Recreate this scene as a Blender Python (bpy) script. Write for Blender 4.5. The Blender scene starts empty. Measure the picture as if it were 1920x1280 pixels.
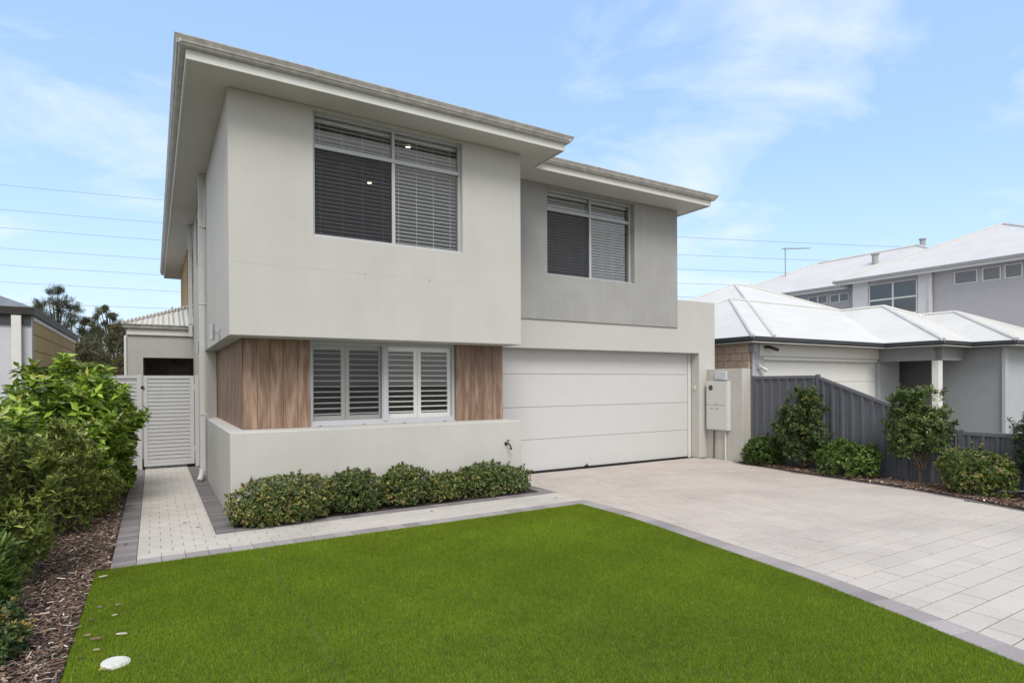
import bpy, math, random
import numpy as np
from mathutils import Matrix, Vector

# ------------------------------------------------------------------ camera
SC = bpy.context.scene
COL = SC.collection
cam_d = bpy.data.cameras.new('camera'); cam = bpy.data.objects.new('camera', cam_d); COL.objects.link(cam)
yaw, pit, rol = math.radians(31.214), math.radians(-.258), math.radians(-.303)
F = Vector((math.sin(yaw)*math.cos(pit), math.cos(yaw)*math.cos(pit), math.sin(pit)))
r0 = Vector((math.cos(yaw), -math.sin(yaw), 0)); u0 = r0.cross(F)
R_ = r0*math.cos(rol)+u0*math.sin(rol); U_ = -r0*math.sin(rol)+u0*math.cos(rol)
M = Matrix(((R_.x, U_.x, -F.x, 0), (R_.y, U_.y, -F.y, 0), (R_.z, U_.z, -F.z, 1.75), (0, 0, 0, 1)))
cam.matrix_world = M
cam_d.sensor_width = 36; cam_d.lens = 1110/1920*36; cam_d.shift_y = 82.9/1920
cam_d.clip_start = .05; cam_d.clip_end = 3000
SC.camera = cam
# ------------------------------------------------------------------ world: sky with thin high cloud
SUN_EL, SUN_AZ = math.radians(50), math.radians(-158)      # azimuth of the sun measured from +Y towards +X
W = bpy.data.worlds.new('World'); SC.world = W; W.use_nodes = True
nt = W.node_tree; nt.nodes.clear(); N = nt.nodes.new; L = nt.links.new
sky = N('ShaderNodeTexSky'); sky.sky_type = 'NISHITA'; sky.sun_disc = False
sky.sun_elevation = SUN_EL; sky.sun_rotation = SUN_AZ; sky.air_density = 1.0; sky.dust_density = 1.5; sky.ozone_density = 1.5
tc = N('ShaderNodeTexCoord')
sep = N('ShaderNodeSeparateXYZ'); L(tc.outputs['Generated'], sep.inputs[0])
mx = N('ShaderNodeMath'); mx.operation = 'MAXIMUM'; mx.inputs[1].default_value = .0; L(sep.outputs['Z'], mx.inputs[0])
ad = N('ShaderNodeMath'); ad.operation = 'ADD'; ad.inputs[1].default_value = .18; L(mx.outputs[0], ad.inputs[0])
dv = N('ShaderNodeVectorMath'); dv.operation = 'DIVIDE'; L(tc.outputs['Generated'], dv.inputs[0])
cmb = N('ShaderNodeCombineXYZ'); [L(ad.outputs[0], cmb.inputs[i]) for i in range(3)]; L(cmb.outputs[0], dv.inputs[1])
mp = N('ShaderNodeMapping'); mp.inputs['Scale'].default_value = (1.0, 1.25, .8); mp.inputs['Rotation'].default_value = (0, 0, .5); mp.inputs['Location'].default_value = (.3, 2.9, 0)
L(dv.outputs[0], mp.inputs[0])
nz = N('ShaderNodeTexNoise'); nz.inputs['Scale'].default_value = 1.7; nz.inputs['Detail'].default_value = 9; nz.inputs['Roughness'].default_value = .58; nz.inputs['Distortion'].default_value = .35
L(mp.outputs[0], nz.inputs['Vector'])
cr = N('ShaderNodeValToRGB'); cr.color_ramp.elements[0].position = .5; cr.color_ramp.elements[0].color = (.02, .02, .02, 1); cr.color_ramp.elements[1].position = .74; cr.color_ramp.elements[1].color = (.8, .8, .8, 1)
L(nz.outputs['Fac'], cr.inputs[0])
veil = N('ShaderNodeMix'); veil.data_type = 'RGBA'; veil.inputs[0].default_value = .6; veil.inputs[7].default_value = (1.62, 2.52, 3.9, 1); L(sky.outputs[0], veil.inputs[6])
hz = N('ShaderNodeMapRange'); hz.interpolation_type = 'SMOOTHSTEP'; hz.inputs[1].default_value = -.02; hz.inputs[2].default_value = .36; hz.inputs[3].default_value = .6; hz.inputs[4].default_value = 0; L(sep.outputs['Z'], hz.inputs[0])
haz = N('ShaderNodeMix'); haz.data_type = 'RGBA'; haz.inputs[7].default_value = (2.75, 3.3, 3.75, 1); L(hz.outputs[0], haz.inputs[0]); L(veil.outputs[2], haz.inputs[6])
mix = N('ShaderNodeMix'); mix.data_type = 'RGBA'
L(cr.outputs[0], mix.inputs[0]); L(haz.outputs[2], mix.inputs[6]); mix.inputs[7].default_value = (3.3, 3.6, 3.9, 1)
# unseen whiter cloud sheet added behind and above the camera, offsets blue wall light
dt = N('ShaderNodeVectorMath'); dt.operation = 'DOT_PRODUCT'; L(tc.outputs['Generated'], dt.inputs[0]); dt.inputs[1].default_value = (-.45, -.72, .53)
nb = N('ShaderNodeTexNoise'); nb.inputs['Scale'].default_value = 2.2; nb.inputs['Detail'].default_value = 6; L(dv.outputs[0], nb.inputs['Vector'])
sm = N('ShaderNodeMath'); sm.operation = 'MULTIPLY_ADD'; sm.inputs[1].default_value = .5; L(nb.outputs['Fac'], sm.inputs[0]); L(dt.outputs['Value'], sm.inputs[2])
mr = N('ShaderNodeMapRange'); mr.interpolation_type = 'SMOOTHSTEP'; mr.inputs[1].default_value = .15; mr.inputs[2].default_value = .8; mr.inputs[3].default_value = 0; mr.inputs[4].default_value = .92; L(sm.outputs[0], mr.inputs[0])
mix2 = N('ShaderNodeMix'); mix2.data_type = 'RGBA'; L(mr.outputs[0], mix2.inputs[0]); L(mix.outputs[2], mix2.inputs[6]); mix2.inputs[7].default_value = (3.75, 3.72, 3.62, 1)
bg = N('ShaderNodeBackground'); bg.inputs['Strength'].default_value = .15
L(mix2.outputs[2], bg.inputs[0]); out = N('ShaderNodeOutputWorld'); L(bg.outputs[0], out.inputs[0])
# ------------------------------------------------------------------ sun (veiled by thin cloud)
sd = bpy.data.lights.new('sun', 'SUN'); sun = bpy.data.objects.new('sun', sd); COL.objects.link(sun)
sd.energy = 1.4; sd.angle = math.radians(28); sd.color = (1, .96, .91)
sun.rotation_euler = Vector((math.sin(SUN_AZ)*math.cos(SUN_EL), math.cos(SUN_AZ)*math.cos(SUN_EL), math.sin(SUN_EL))).to_track_quat('Z', 'Y').to_euler()
SC.view_settings.view_transform = 'Standard'; SC.view_settings.look = 'None'; SC.view_settings.exposure = .92; SC.view_settings.gamma = 1
SC.render.engine = 'CYCLES'
rng = np.random.default_rng(7); random.seed(7)
rad = math.radians; T25 = math.tan(rad(25))

# ------------------------------------------------------------------ helpers
class MB:
    def __init__(s): s.v = []; s.f = []; s.m = []
    def add(s, vs, fs, m=0):
        o = len(s.v); s.v += [tuple(map(float, p)) for p in vs]; s.f += [tuple(i+o for i in f) for f in fs]; s.m += [m]*len(fs); return s
    def box(s, x0, x1, y0, y1, z0, z1, m=0):
        return s.add([(x0,y0,z0),(x1,y0,z0),(x1,y1,z0),(x0,y1,z0),(x0,y0,z1),(x1,y0,z1),(x1,y1,z1),(x0,y1,z1)],
                     [(3,2,1,0),(4,5,6,7),(0,1,5,4),(1,2,6,5),(2,3,7,6),(3,0,4,7)], m)
    def prism(s, poly, z0, z1, m=0):
        n = len(poly); a = sum(poly[i][0]*poly[(i+1)%n][1]-poly[(i+1)%n][0]*poly[i][1] for i in range(n))
        if a < 0: poly = poly[::-1]
        vs = [(x, y, z0) for x, y in poly]+[(x, y, z1) for x, y in poly]
        return s.add(vs, [tuple(range(n))[::-1], tuple(range(n, 2*n))]+[(i, (i+1)%n, (i+1)%n+n, i+n) for i in range(n)], m)
    def tube(s, pts, r, n=8, m=0, cap=True):
        pts = [Vector(p) for p in pts]; k = len(pts); rs = r if hasattr(r, '__len__') else [r]*k
        vs = []; prev = None
        for i, p in enumerate(pts):
            d = (pts[min(i+1, k-1)]-pts[max(i-1, 0)]).normalized()
            a = (prev-d*prev.dot(d)) if prev else d.orthogonal()
            a = a.normalized() if a.length > 1e-6 else d.orthogonal().normalized(); prev = a; b = d.cross(a)
            vs += [p+(a*math.cos(2*math.pi*j/n)+b*math.sin(2*math.pi*j/n))*rs[i] for j in range(n)]
        fs = [(i*n+j, i*n+(j+1)%n, (i+1)*n+(j+1)%n, (i+1)*n+j) for i in range(k-1) for j in range(n)]
        if cap: fs += [tuple(range(n))[::-1], tuple(range((k-1)*n, k*n))]
        return s.add(vs, fs, m)
    def slab(s, ax, p0, p1, ua, ub, va, vb, holes=(), m=0):
        """wall slab between planes p0,p1 of axis ax ('x','y','z'), u,v extents, rectangular holes (ua,ub,va,vb)"""
        us = sorted({ua, ub, *[min(max(h[i], ua), ub) for h in holes for i in (0, 1)]}); vs_ = sorted({va, vb, *[min(max(h[i], va), vb) for h in holes for i in (2, 3)]})
        def P(p, u, v): return {'x': (p, u, v), 'y': (u, p, v), 'z': (u, v, p)}[ax]
        def full(i, j):
            if i < 0 or j < 0 or i >= len(us)-1 or j >= len(vs_)-1: return False
            cu, cv = (us[i]+us[i+1])/2, (vs_[j]+vs_[j+1])/2
            return not any(h[0] < cu < h[1] and h[2] < cv < h[3] for h in holes)
        idx = {}; V = []; Fc = []
        def g(p, i, j):
            k = (p, i, j)
            if k not in idx: idx[k] = len(V); V.append(P((p0, p1)[p], us[i], vs_[j]))
            return idx[k]
        for i in range(len(us)-1):
            for j in range(len(vs_)-1):
                if not full(i, j): continue
                Fc.append((g(0,i,j), g(0,i+1,j), g(0,i+1,j+1), g(0,i,j+1))); Fc.append((g(1,i,j+1), g(1,i+1,j+1), g(1,i+1,j), g(1,i,j)))
                if not full(i-1, j): Fc.append((g(0,i,j), g(0,i,j+1), g(1,i,j+1), g(1,i,j)))
                if not full(i+1, j): Fc.append((g(0,i+1,j+1), g(0,i+1,j), g(1,i+1,j), g(1,i+1,j+1)))
                if not full(i, j-1): Fc.append((g(0,i+1,j), g(0,i,j), g(1,i,j), g(1,i+1,j)))
                if not full(i, j+1): Fc.append((g(0,i,j+1), g(0,i+1,j+1), g(1,i+1,j+1), g(1,i,j+1)))
        return s.add(V, Fc, m)
    def sweep(s, path, prof, m=0):
        """profile [(outward offset, z)] swept along a horizontal path; outward = right of travel; mitred"""
        P = [Vector((p[0], p[1])) for p in path]; k = len(P); n = len(prof); vs = []
        for i in range(k):
            ds = []
            if i > 0: ds.append((P[i]-P[i-1]).normalized())
            if i < k-1: ds.append((P[i+1]-P[i]).normalized())
            ns = [Vector((d.y, -d.x)) for d in ds]; mm = sum(ns, Vector((0, 0)))
            mm = mm.normalized(); mm = mm/max(.3, mm.dot(ns[0]))
            vs += [(P[i].x+mm.x*o, P[i].y+mm.y*o, z) for o, z in prof]
        fs = [(i*n+j, (i+1)*n+j, (i+1)*n+(j+1)%n, i*n+(j+1)%n) for i in range(k-1) for j in range(n)]
        fs += [tuple(range(n)), tuple(range((k-1)*n, k*n))[::-1]]
        return s.add(vs, fs, m)

def link(name, me, mats, parent=None):
    o = bpy.data.objects.new(name, me)
    for m_ in (mats if isinstance(mats, (list, tuple)) else [mats]): me.materials.append(m_)
    COL.objects.link(o)
    if parent is not None: o.parent = parent
    return o
def root_loc(p):
    while p.parent is not None: p = p.parent
    return p.location
def obj(name, mb, mats, parent=None, bevel=0, smooth=False):
    me = bpy.data.meshes.new(name); off = root_loc(parent) if parent is not None else Vector((0, 0, 0))
    me.from_pydata([(x-off.x, y-off.y, z-off.z) for x, y, z in mb.v], [], mb.f)
    me.polygons.foreach_set('material_index', mb.m)
    if smooth: me.polygons.foreach_set('use_smooth', [True]*len(mb.f))
    me.update()
    o = link(name, me, mats, parent)
    if bevel:
        b = o.modifiers.new('bevel', 'BEVEL'); b.width = bevel; b.segments = 2; b.limit_method = 'ANGLE'; b.angle_limit = rad(40)
    return o
def npmesh(name, V, Fc, colors, mat, parent=None, smooth=False):
    """V (n,3), Fc (m,k) int, colors (n,3)"""
    me = bpy.data.meshes.new(name); V = np.asarray(V, float); Fc = np.asarray(Fc, np.int32)
    if parent is not None: V = V-np.array(root_loc(parent))
    me.vertices.add(len(V)); me.vertices.foreach_set('co', V.astype(np.float32).ravel())
    k = Fc.shape[1]; me.loops.add(Fc.size); me.loops.foreach_set('vertex_index', Fc.ravel())
    me.polygons.add(len(Fc)); me.polygons.foreach_set('loop_start', np.arange(0, Fc.size, k, dtype=np.int32)); me.polygons.foreach_set('loop_total', np.full(len(Fc), k, np.int32))
    if smooth: me.polygons.foreach_set('use_smooth', np.ones(len(Fc), bool))
    me.update(calc_edges=True)
    if not smooth: me.shade_flat()
    ca = me.color_attributes.new('Col', 'FLOAT_COLOR', 'POINT')
    ca.data.foreach_set('color', np.c_[colors, np.ones(len(V))].astype(np.float32).ravel())
    return link(name, me, mat, parent)
def tag(o, label, cat, group=None, kind=None):
    o['label'] = label; o['category'] = cat
    if group: o['group'] = group
    if kind: o['kind'] = kind
    return o
def thing(name, label, cat, loc=(0, 0, 0), group=None):
    o = bpy.data.objects.new(name, None); COL.objects.link(o); o.location = loc; o.empty_display_size = .2
    bpy.context.view_layer.update()
    return tag(o, label, cat, group)
def struct(o, label, cat):
    o['kind'] = 'structure'; o['label'] = label; o['category'] = cat; return o

# ------------------------------------------------------------------ materials
def mat(name, col, rough=.6, var=.06, scale=3., bump=0., bscale=60., metallic=0., spec=.3, stain=0., streak=0., attr=False, transl=0.):
    m = bpy.data.materials.new(name); m.use_nodes = True; t = m.node_tree; N = t.nodes.new; L = t.links.new
    b = t.nodes['Principled BSDF']; b.inputs['Roughness'].default_value = rough; b.inputs['Metallic'].default_value = metallic
    b.inputs['Specular IOR Level'].default_value = spec
    tc = N('ShaderNodeTexCoord'); src = None
    if attr:
        a = N('ShaderNodeAttribute'); a.attribute_name = 'Col'; src = a.outputs['Color']
    else:
        c = N('ShaderNodeRGB'); c.outputs[0].default_value = (*col, 1); src = c.outputs[0]
    def modulate(src, fac_out, lo, hi, fmin=.35, fmax=.65):
        mr = N('ShaderNodeMapRange'); mr.inputs[1].default_value = fmin; mr.inputs[2].default_value = fmax; mr.inputs[3].default_value = lo; mr.inputs[4].default_value = hi; L(fac_out, mr.inputs[0])
        v = N('ShaderNodeVectorMath'); v.operation = 'SCALE'; L(src, v.inputs[0]); L(mr.outputs[0], v.inputs['Scale']); return v.outputs[0]
    if var:
        n = N('ShaderNodeTexNoise'); n.inputs['Scale'].default_value = scale; n.inputs['Detail'].default_value = 6; n.inputs['Roughness'].default_value = .6; L(tc.outputs['Object'], n.inputs['Vector'])
        src = modulate(src, n.outputs['Fac'], 1-var, 1+var)
    if stain:
        n = N('ShaderNodeTexNoise'); n.inputs['Scale'].default_value = .9; n.inputs['Detail'].default_value = 4; L(tc.outputs['Object'], n.inputs['Vector'])
        src = modulate(src, n.outputs['Fac'], 1-stain, 1, .3, .55)
    if streak:
        mp = N('ShaderNodeMapping'); mp.inputs['Scale'].default_value = (5, 5, .35); L(tc.outputs['Object'], mp.inputs[0])
        n = N('ShaderNodeTexNoise'); n.inputs['Scale'].default_value = 1.6; n.inputs['Detail'].default_value = 5; L(mp.outputs[0], n.inputs['Vector'])
        src = modulate(src, n.outputs['Fac'], 1-streak, 1, .35, .6)
    L(src, b.inputs['Base Color'])
    if bump:
        n = N('ShaderNodeTexNoise'); n.inputs['Scale'].default_value = bscale; n.inputs['Detail'].default_value = 4; L(tc.outputs['Object'], n.inputs['Vector'])
        bp = N('ShaderNodeBump'); bp.inputs['Strength'].default_value = bump; bp.inputs['Distance'].default_value = .01; L(n.outputs['Fac'], bp.inputs['Height']); L(bp.outputs[0], b.inputs['Normal'])
    if transl:
        tr = N('ShaderNodeBsdfTranslucent'); L(src, tr.inputs[0]); ms = N('ShaderNodeMixShader'); ms.inputs[0].default_value = transl
        L(b.outputs[0], ms.inputs[1]); L(tr.outputs[0], ms.inputs[2]); L(ms.outputs[0], t.nodes['Material Output'].inputs[0])
    return m
M_render = mat('painted_render', (.50, .494, .468), .85, .03, 1.1, .3, 45, stain=.04, streak=.018)
M_grey = mat('grey_render', (.34, .34, .33), .8, .04, 2.5, .2, 45, stain=.05, streak=.05)
M_soffit = mat('soffit_board', (.56, .55, .52), .8, .02, 2)
M_fascia = mat('white_fascia', (.66, .66, .64), .5, .03, 5)
M_gutter = mat('weathered_gutter', (.46, .45, .42), .5, .16, 9, streak=.1)
M_door = mat('garage_door_paint', (.55, .55, .55), .5, .012, 4, .12, 14)
M_white = mat('grey_aluminium', (.44, .455, .48), .35, .02, 5)
M_shutter = mat('shutter_paint', (.82, .83, .85), .4, .01, 5)
M_blind = mat('blind_slat', (.76, .80, .86), .45, .02, 5)
M_dark = mat('dark_void', (.02, .02, .022), .8, 0)
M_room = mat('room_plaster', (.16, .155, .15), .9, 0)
M_seal = mat('rubber_seal', (.03, .03, .03), .7, 0)
M_gate = mat('gate_paint', (.47, .475, .48), .4, .03, 6)
M_pipe = mat('downpipe_paint', (.52, .52, .51), .5, .04, 6)
M_lamp = mat('brushed_lamp', (.45, .46, .48), .35, .04, 20, metallic=.6)
M_brass = mat('aged_brass', (.09, .075, .05), .45, .2, 40, metallic=.7)
M_fence = mat('steel_fence', (.12, .128, .152), .45, .05, 6, streak=.12)
M_fencecap = mat('steel_fence_cap', (.13, .135, .15), .4, .05, 6)
M_soil = mat('garden_soil', (.035, .026, .02), .95, .4, 9, .6, 30)
M_turfbase = mat('turf_backing', (.06, .10, .01), .95, .3, 12)
M_ground = mat('bare_ground', (.16, .14, .11), .95, .2, 2, .3, 12)
M_joint = mat('joint_sand', (.05, .045, .04), .95, .2, 30)
M_paver = mat('paver', (1, 1, 1), .85, .06, 45, .25, 160, attr=True, stain=.14)
M_chip = mat('mulch_chip', (1, 1, 1), .9, .15, 60, attr=True)
M_grass = mat('turf_blade', (1, 1, 1), .75, .13, .8, attr=True, transl=.35, spec=.08)
M_leaf = mat('glossy_leaf', (1, 1, 1), .38, .0, attr=True, transl=.22, spec=.4)
M_leafd = mat('matt_leaf', (1, 1, 1), .6, .0, attr=True, transl=.15, spec=.25)
M_bark = mat('bark', (.10, .075, .055), .9, .3, 20, .5, 40)
M_n1dark = mat('charcoal_gutter', (.055, .06, .068), .45, .06, 6)
M_n1wall = mat('cool_grey_render', (.30, .315, .34), .8, .03, 3)
M_n1pier = mat('pale_blue_grey_render', (.42, .44, .47), .8, .03, 3)
M_n1door = mat('neighbour_garage_paint', (.74, .74, .72), .5, .02, 3)
M_n2wall = mat('lilac_grey_render', (.40, .39, .42), .85, .03, 3)
M_n2trim = mat('pale_trim', (.6, .6, .61), .5, .02, 4)
M_n2gut = mat('mid_grey_gutter', (.34, .35, .36), .5, .05, 6)
M_n3wall = mat('pale_lilac_render', (.52, .53, .57), .8, .03, 3)
M_plast = mat('pvc_white', (.6, .6, .58), .5, .03, 10)
M_rust = mat('brown_conduit', (.14, .08, .07), .7, .2, 30)
M_cream = mat('cream_plastic', (.6, .6, .42), .5, 0)
M_wire = mat('aluminium_wire', (.26, .28, .31), .6, 0)
M_blk = mat('black_plastic', (.03, .03, .032), .4, 0)
M_meter = mat('meter_box_paint', (.58, .58, .56), .5, .02, 8)
M_net = mat('pale_blue_box', (.52, .56, .6), .4, .02, 8)

def brick_mat(name, c1, c2, mort, bw, bh, msize, axis='x', bump=.4):
    m = bpy.data.materials.new(name); m.use_nodes = True; t = m.node_tree; N = t.nodes.new; L = t.links.new
    b = t.nodes['Principled BSDF']; b.inputs['Roughness'].default_value = .9; b.inputs['Specular IOR Level'].default_value = .15
    tc = N('ShaderNodeTexCoord'); sp = N('ShaderNodeSeparateXYZ'); L(tc.outputs['Object'], sp.inputs[0]); cb = N('ShaderNodeCombineXYZ')
    ge = N('ShaderNodeNewGeometry'); sn = N('ShaderNodeSeparateXYZ'); L(ge.outputs['True Normal'], sn.inputs[0])
    ab = N('ShaderNodeMath'); ab.operation = 'ABSOLUTE'; L(sn.outputs['X'], ab.inputs[0]); gt = N('ShaderNodeMath'); gt.operation = 'GREATER_THAN'; gt.inputs[1].default_value = .5; L(ab.outputs[0], gt.inputs[0])
    mxx = N('ShaderNodeMix'); L(gt.outputs[0], mxx.inputs[0]); L(sp.outputs['X'], mxx.inputs[2]); L(sp.outputs['Y'], mxx.inputs[3])
    L(mxx.outputs[0], cb.inputs[0]); L(sp.outputs['Z'], cb.inputs[1])
    br = N('ShaderNodeTexBrick'); L(cb.outputs[0], br.inputs['Vector']); br.inputs['Scale'].default_value = 1
    br.inputs['Color1'].default_value = (*c1, 1); br.inputs['Color2'].default_value = (*c2, 1); br.inputs['Mortar'].default_value = (*mort, 1)
    br.inputs['Mortar Size'].default_value = msize; br.inputs['Mortar Smooth'].default_value = .15; br.inputs['Brick Width'].default_value = bw; br.inputs['Row Height'].default_value = bh
    n = N('ShaderNodeTexNoise'); n.inputs['Scale'].default_value = 14; n.inputs['Detail'].default_value = 5; L(tc.outputs['Object'], n.inputs['Vector'])
    mr = N('ShaderNodeMapRange'); mr.inputs[1].default_value = .3; mr.inputs[2].default_value = .7; mr.inputs[3].default_value = .85; mr.inputs[4].default_value = 1.1; L(n.outputs['Fac'], mr.inputs[0])
    v = N('ShaderNodeVectorMath'); v.operation = 'SCALE'; L(br.outputs['Color'], v.inputs[0]); L(mr.outputs[0], v.inputs['Scale']); L(v.outputs[0], b.inputs['Base Color'])
    bp = N('ShaderNodeBump'); bp.inputs['Strength'].default_value = bump; bp.inputs['Distance'].default_value = .008; bp.invert = True; L(br.outputs['Fac'], bp.inputs['Height']); L(bp.outputs[0], b.inputs['Normal'])
    return m
M_brickN1 = brick_mat('peach_block', (.72, .54, .42), (.80, .62, .49), (.48, .36, .28), .38, .19, .012)
M_brickN3 = brick_mat('tan_block', (.62, .47, .27), (.55, .42, .235), (.28, .205, .115), 1.2, .3, .012)
M_brickR = brick_mat('yellow_brown_brick', (.34, .23, .11), (.40, .28, .14), (.36, .29, .2), .23, .086, .008)

def roof_mat(name, col, pitch=.076, strength=.6, rough=.45):
    m = bpy.data.materials.new(name); m.use_nodes = True; t = m.node_tree; N = t.nodes.new; L = t.links.new
    b = t.nodes['Principled BSDF']; b.inputs['Roughness'].default_value = rough; b.inputs['Specular IOR Level'].default_value = .4
    tc = N('ShaderNodeTexCoord'); sp = N('ShaderNodeSeparateXYZ'); L(tc.outputs['Object'], sp.inputs[0])
    ge = N('ShaderNodeNewGeometry'); sn = N('ShaderNodeSeparateXYZ'); L(ge.outputs['True Normal'], sn.inputs[0])
    a1 = N('ShaderNodeMath'); a1.operation = 'ABSOLUTE'; L(sn.outputs['X'], a1.inputs[0]); a2 = N('ShaderNodeMath'); a2.operation = 'ABSOLUTE'; L(sn.outputs['Y'], a2.inputs[0])
    gt = N('ShaderNodeMath'); gt.operation = 'GREATER_THAN'; L(a1.outputs[0], gt.inputs[0]); L(a2.outputs[0], gt.inputs[1])
    mxx = N('ShaderNodeMix'); L(gt.outputs[0], mxx.inputs[0]); L(sp.outputs['X'], mxx.inputs[2]); L(sp.outputs['Y'], mxx.inputs[3])
    ml = N('ShaderNodeMath'); ml.operation = 'MULTIPLY'; ml.inputs[1].default_value = 2*math.pi/pitch; L(mxx.outputs[0], ml.inputs[0])
    si = N('ShaderNodeMath'); si.operation = 'SINE'; L(ml.outputs[0], si.inputs[0])
    bp = N('ShaderNodeBump'); bp.inputs['Strength'].default_value = strength; bp.inputs['Distance'].default_value = .016; L(si.outputs[0], bp.inputs['Height']); L(bp.outputs[0], b.inputs['Normal'])
    n = N('ShaderNodeTexNoise'); n.inputs['Scale'].default_value = 1.2; n.inputs['Detail'].default_value = 6; L(tc.outputs['Object'], n.inputs['Vector'])
    mr = N('ShaderNodeMapRange'); mr.inputs[1].default_value = .3; mr.inputs[2].default_value = .7; mr.inputs[3].default_value = .93; mr.inputs[4].default_value = 1.03; L(n.outputs['Fac'], mr.inputs[0])
    v = N('ShaderNodeVectorMath'); v.operation = 'SCALE'; v.inputs[0].default_value = col; L(mr.outputs[0], v.inputs['Scale']); L(v.outputs[0], b.inputs['Base Color'])
    return m
M_roofw = roof_mat('off_white_corrugated_steel', (.66, .655, .64))
M_roofw2 = roof_mat('pale_grey_corrugated_steel', (.62, .61, .61))
M_roofown = roof_mat('weathered_pale_steel', (.6, .6, .58))
M_roofd = roof_mat('dark_grey_tile', (.17, .18, .2), .3)

def wood_mat():
    m = bpy.data.materials.new('brown_timber_board'); m.use_nodes = True; t = m.node_tree; N = t.nodes.new; L = t.links.new
    b = t.nodes['Principled BSDF']; b.inputs['Roughness'].default_value = .6; b.inputs['Specular IOR Level'].default_value = .25
    a = N('ShaderNodeAttribute'); a.attribute_name = 'Col'; tc = N('ShaderNodeTexCoord')
    ad = N('ShaderNodeVectorMath'); ad.operation = 'MULTIPLY_ADD'; L(a.outputs['Color'], ad.inputs[0]); ad.inputs[1].default_value = (37, 53, 71); L(tc.outputs['Object'], ad.inputs[2])
    mp = N('ShaderNodeMapping'); mp.inputs['Scale'].default_value = (9, 9, 1.15); L(ad.outputs[0], mp.inputs[0])
    n = N('ShaderNodeTexNoise'); n.inputs['Scale'].default_value = 1.5; n.inputs['Detail'].default_value = 8; n.inputs['Distortion'].default_value = .7; L(mp.outputs[0], n.inputs['Vector'])
    mp2 = N('ShaderNodeMapping'); mp2.inputs['Scale'].default_value = (60, 60, 1.5); L(ad.outputs[0], mp2.inputs[0])
    n2 = N('ShaderNodeTexNoise'); n2.inputs['Scale'].default_value = 2; n2.inputs['Detail'].default_value = 4; L(mp2.outputs[0], n2.inputs['Vector'])
    cr = N('ShaderNodeValToRGB'); e = cr.color_ramp.elements; e[0].position = .28; e[0].color = (.155, .096, .068, 1); e[1].position = .72; e[1].color = (.36, .25, .185, 1)
    k = e.new(.5); k.color = (.235, .155, .113, 1); L(n.outputs['Fac'], cr.inputs[0])
    mr = N('ShaderNodeMapRange'); mr.inputs[1].default_value = .3; mr.inputs[2].default_value = .7; mr.inputs[3].default_value = .86; mr.inputs[4].default_value = 1.1; L(n2.outputs['Fac'], mr.inputs[0])
    v = N('ShaderNodeVectorMath'); v.operation = 'SCALE'; L(cr.outputs[0], v.inputs[0]); L(mr.outputs[0], v.inputs['Scale'])
    sx = N('ShaderNodeSeparateXYZ'); L(a.outputs['Color'], sx.inputs[0]); mr2 = N('ShaderNodeMapRange'); mr2.inputs[3].default_value = .88; mr2.inputs[4].default_value = 1.12; L(sx.outputs['X'], mr2.inputs[0])
    v2 = N('ShaderNodeVectorMath'); v2.operation = 'SCALE'; L(v.outputs[0], v2.inputs[0]); L(mr2.outputs[0], v2.inputs['Scale']); L(v2.outputs[0], b.inputs['Base Color'])
    return m
M_wood = wood_mat()
def glass_mat(name, tint=(.85, .9, .92), f0=.07):
    m = bpy.data.materials.new(name); m.use_nodes = True; t = m.node_tree; t.nodes.clear(); N = t.nodes.new; L = t.links.new
    tr = N('ShaderNodeBsdfTransparent'); tr.inputs[0].default_value = (*tint, 1); gl = N('ShaderNodeBsdfGlossy'); gl.inputs['Roughness'].default_value = .015
    lw = N('ShaderNodeLayerWeight'); lw.inputs[0].default_value = .5; pw = N('ShaderNodeMath'); pw.operation = 'POWER'; pw.inputs[1].default_value = 4; L(lw.outputs['Facing'], pw.inputs[0])
    mr = N('ShaderNodeMapRange'); mr.inputs[3].default_value = f0; mr.inputs[4].default_value = 1; L(pw.outputs[0], mr.inputs[0])
    ms = N('ShaderNodeMixShader'); L(mr.outputs[0], ms.inputs[0]); L(tr.outputs[0], ms.inputs[1]); L(gl.outputs[0], ms.inputs[2])
    o = N('ShaderNodeOutputMaterial'); L(ms.outputs[0], o.inputs[0]); return m
M_glass = glass_mat('window_glass', (.97, .97, .96), .055)
M_glassd = glass_mat('tinted_glass', (.35, .4, .45), .12)
def screen_mat():
    m = bpy.data.materials.new('fly_mesh'); m.use_nodes = True; t = m.node_tree; t.nodes.clear(); N = t.nodes.new; L = t.links.new
    tr = N('ShaderNodeBsdfTransparent'); d = N('ShaderNodeBsdfDiffuse'); d.inputs[0].default_value = (.03, .03, .035, 1); ms = N('ShaderNodeMixShader'); ms.inputs[0].default_value = .55
    L(tr.outputs[0], ms.inputs[1]); L(d.outputs[0], ms.inputs[2]); o = N('ShaderNodeOutputMaterial'); L(ms.outputs[0], o.inputs[0]); return m
M_screen = screen_mat()
def emis(name, col, s):
    m = bpy.data.materials.new(name); m.use_nodes = True; b = m.node_tree.nodes['Principled BSDF']; b.inputs['Emission Color'].default_value = (*col, 1); b.inputs['Emission Strength'].default_value = s; return m
M_down = emis('lit_downlight', (1, .82, .58), 3.5)

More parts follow.
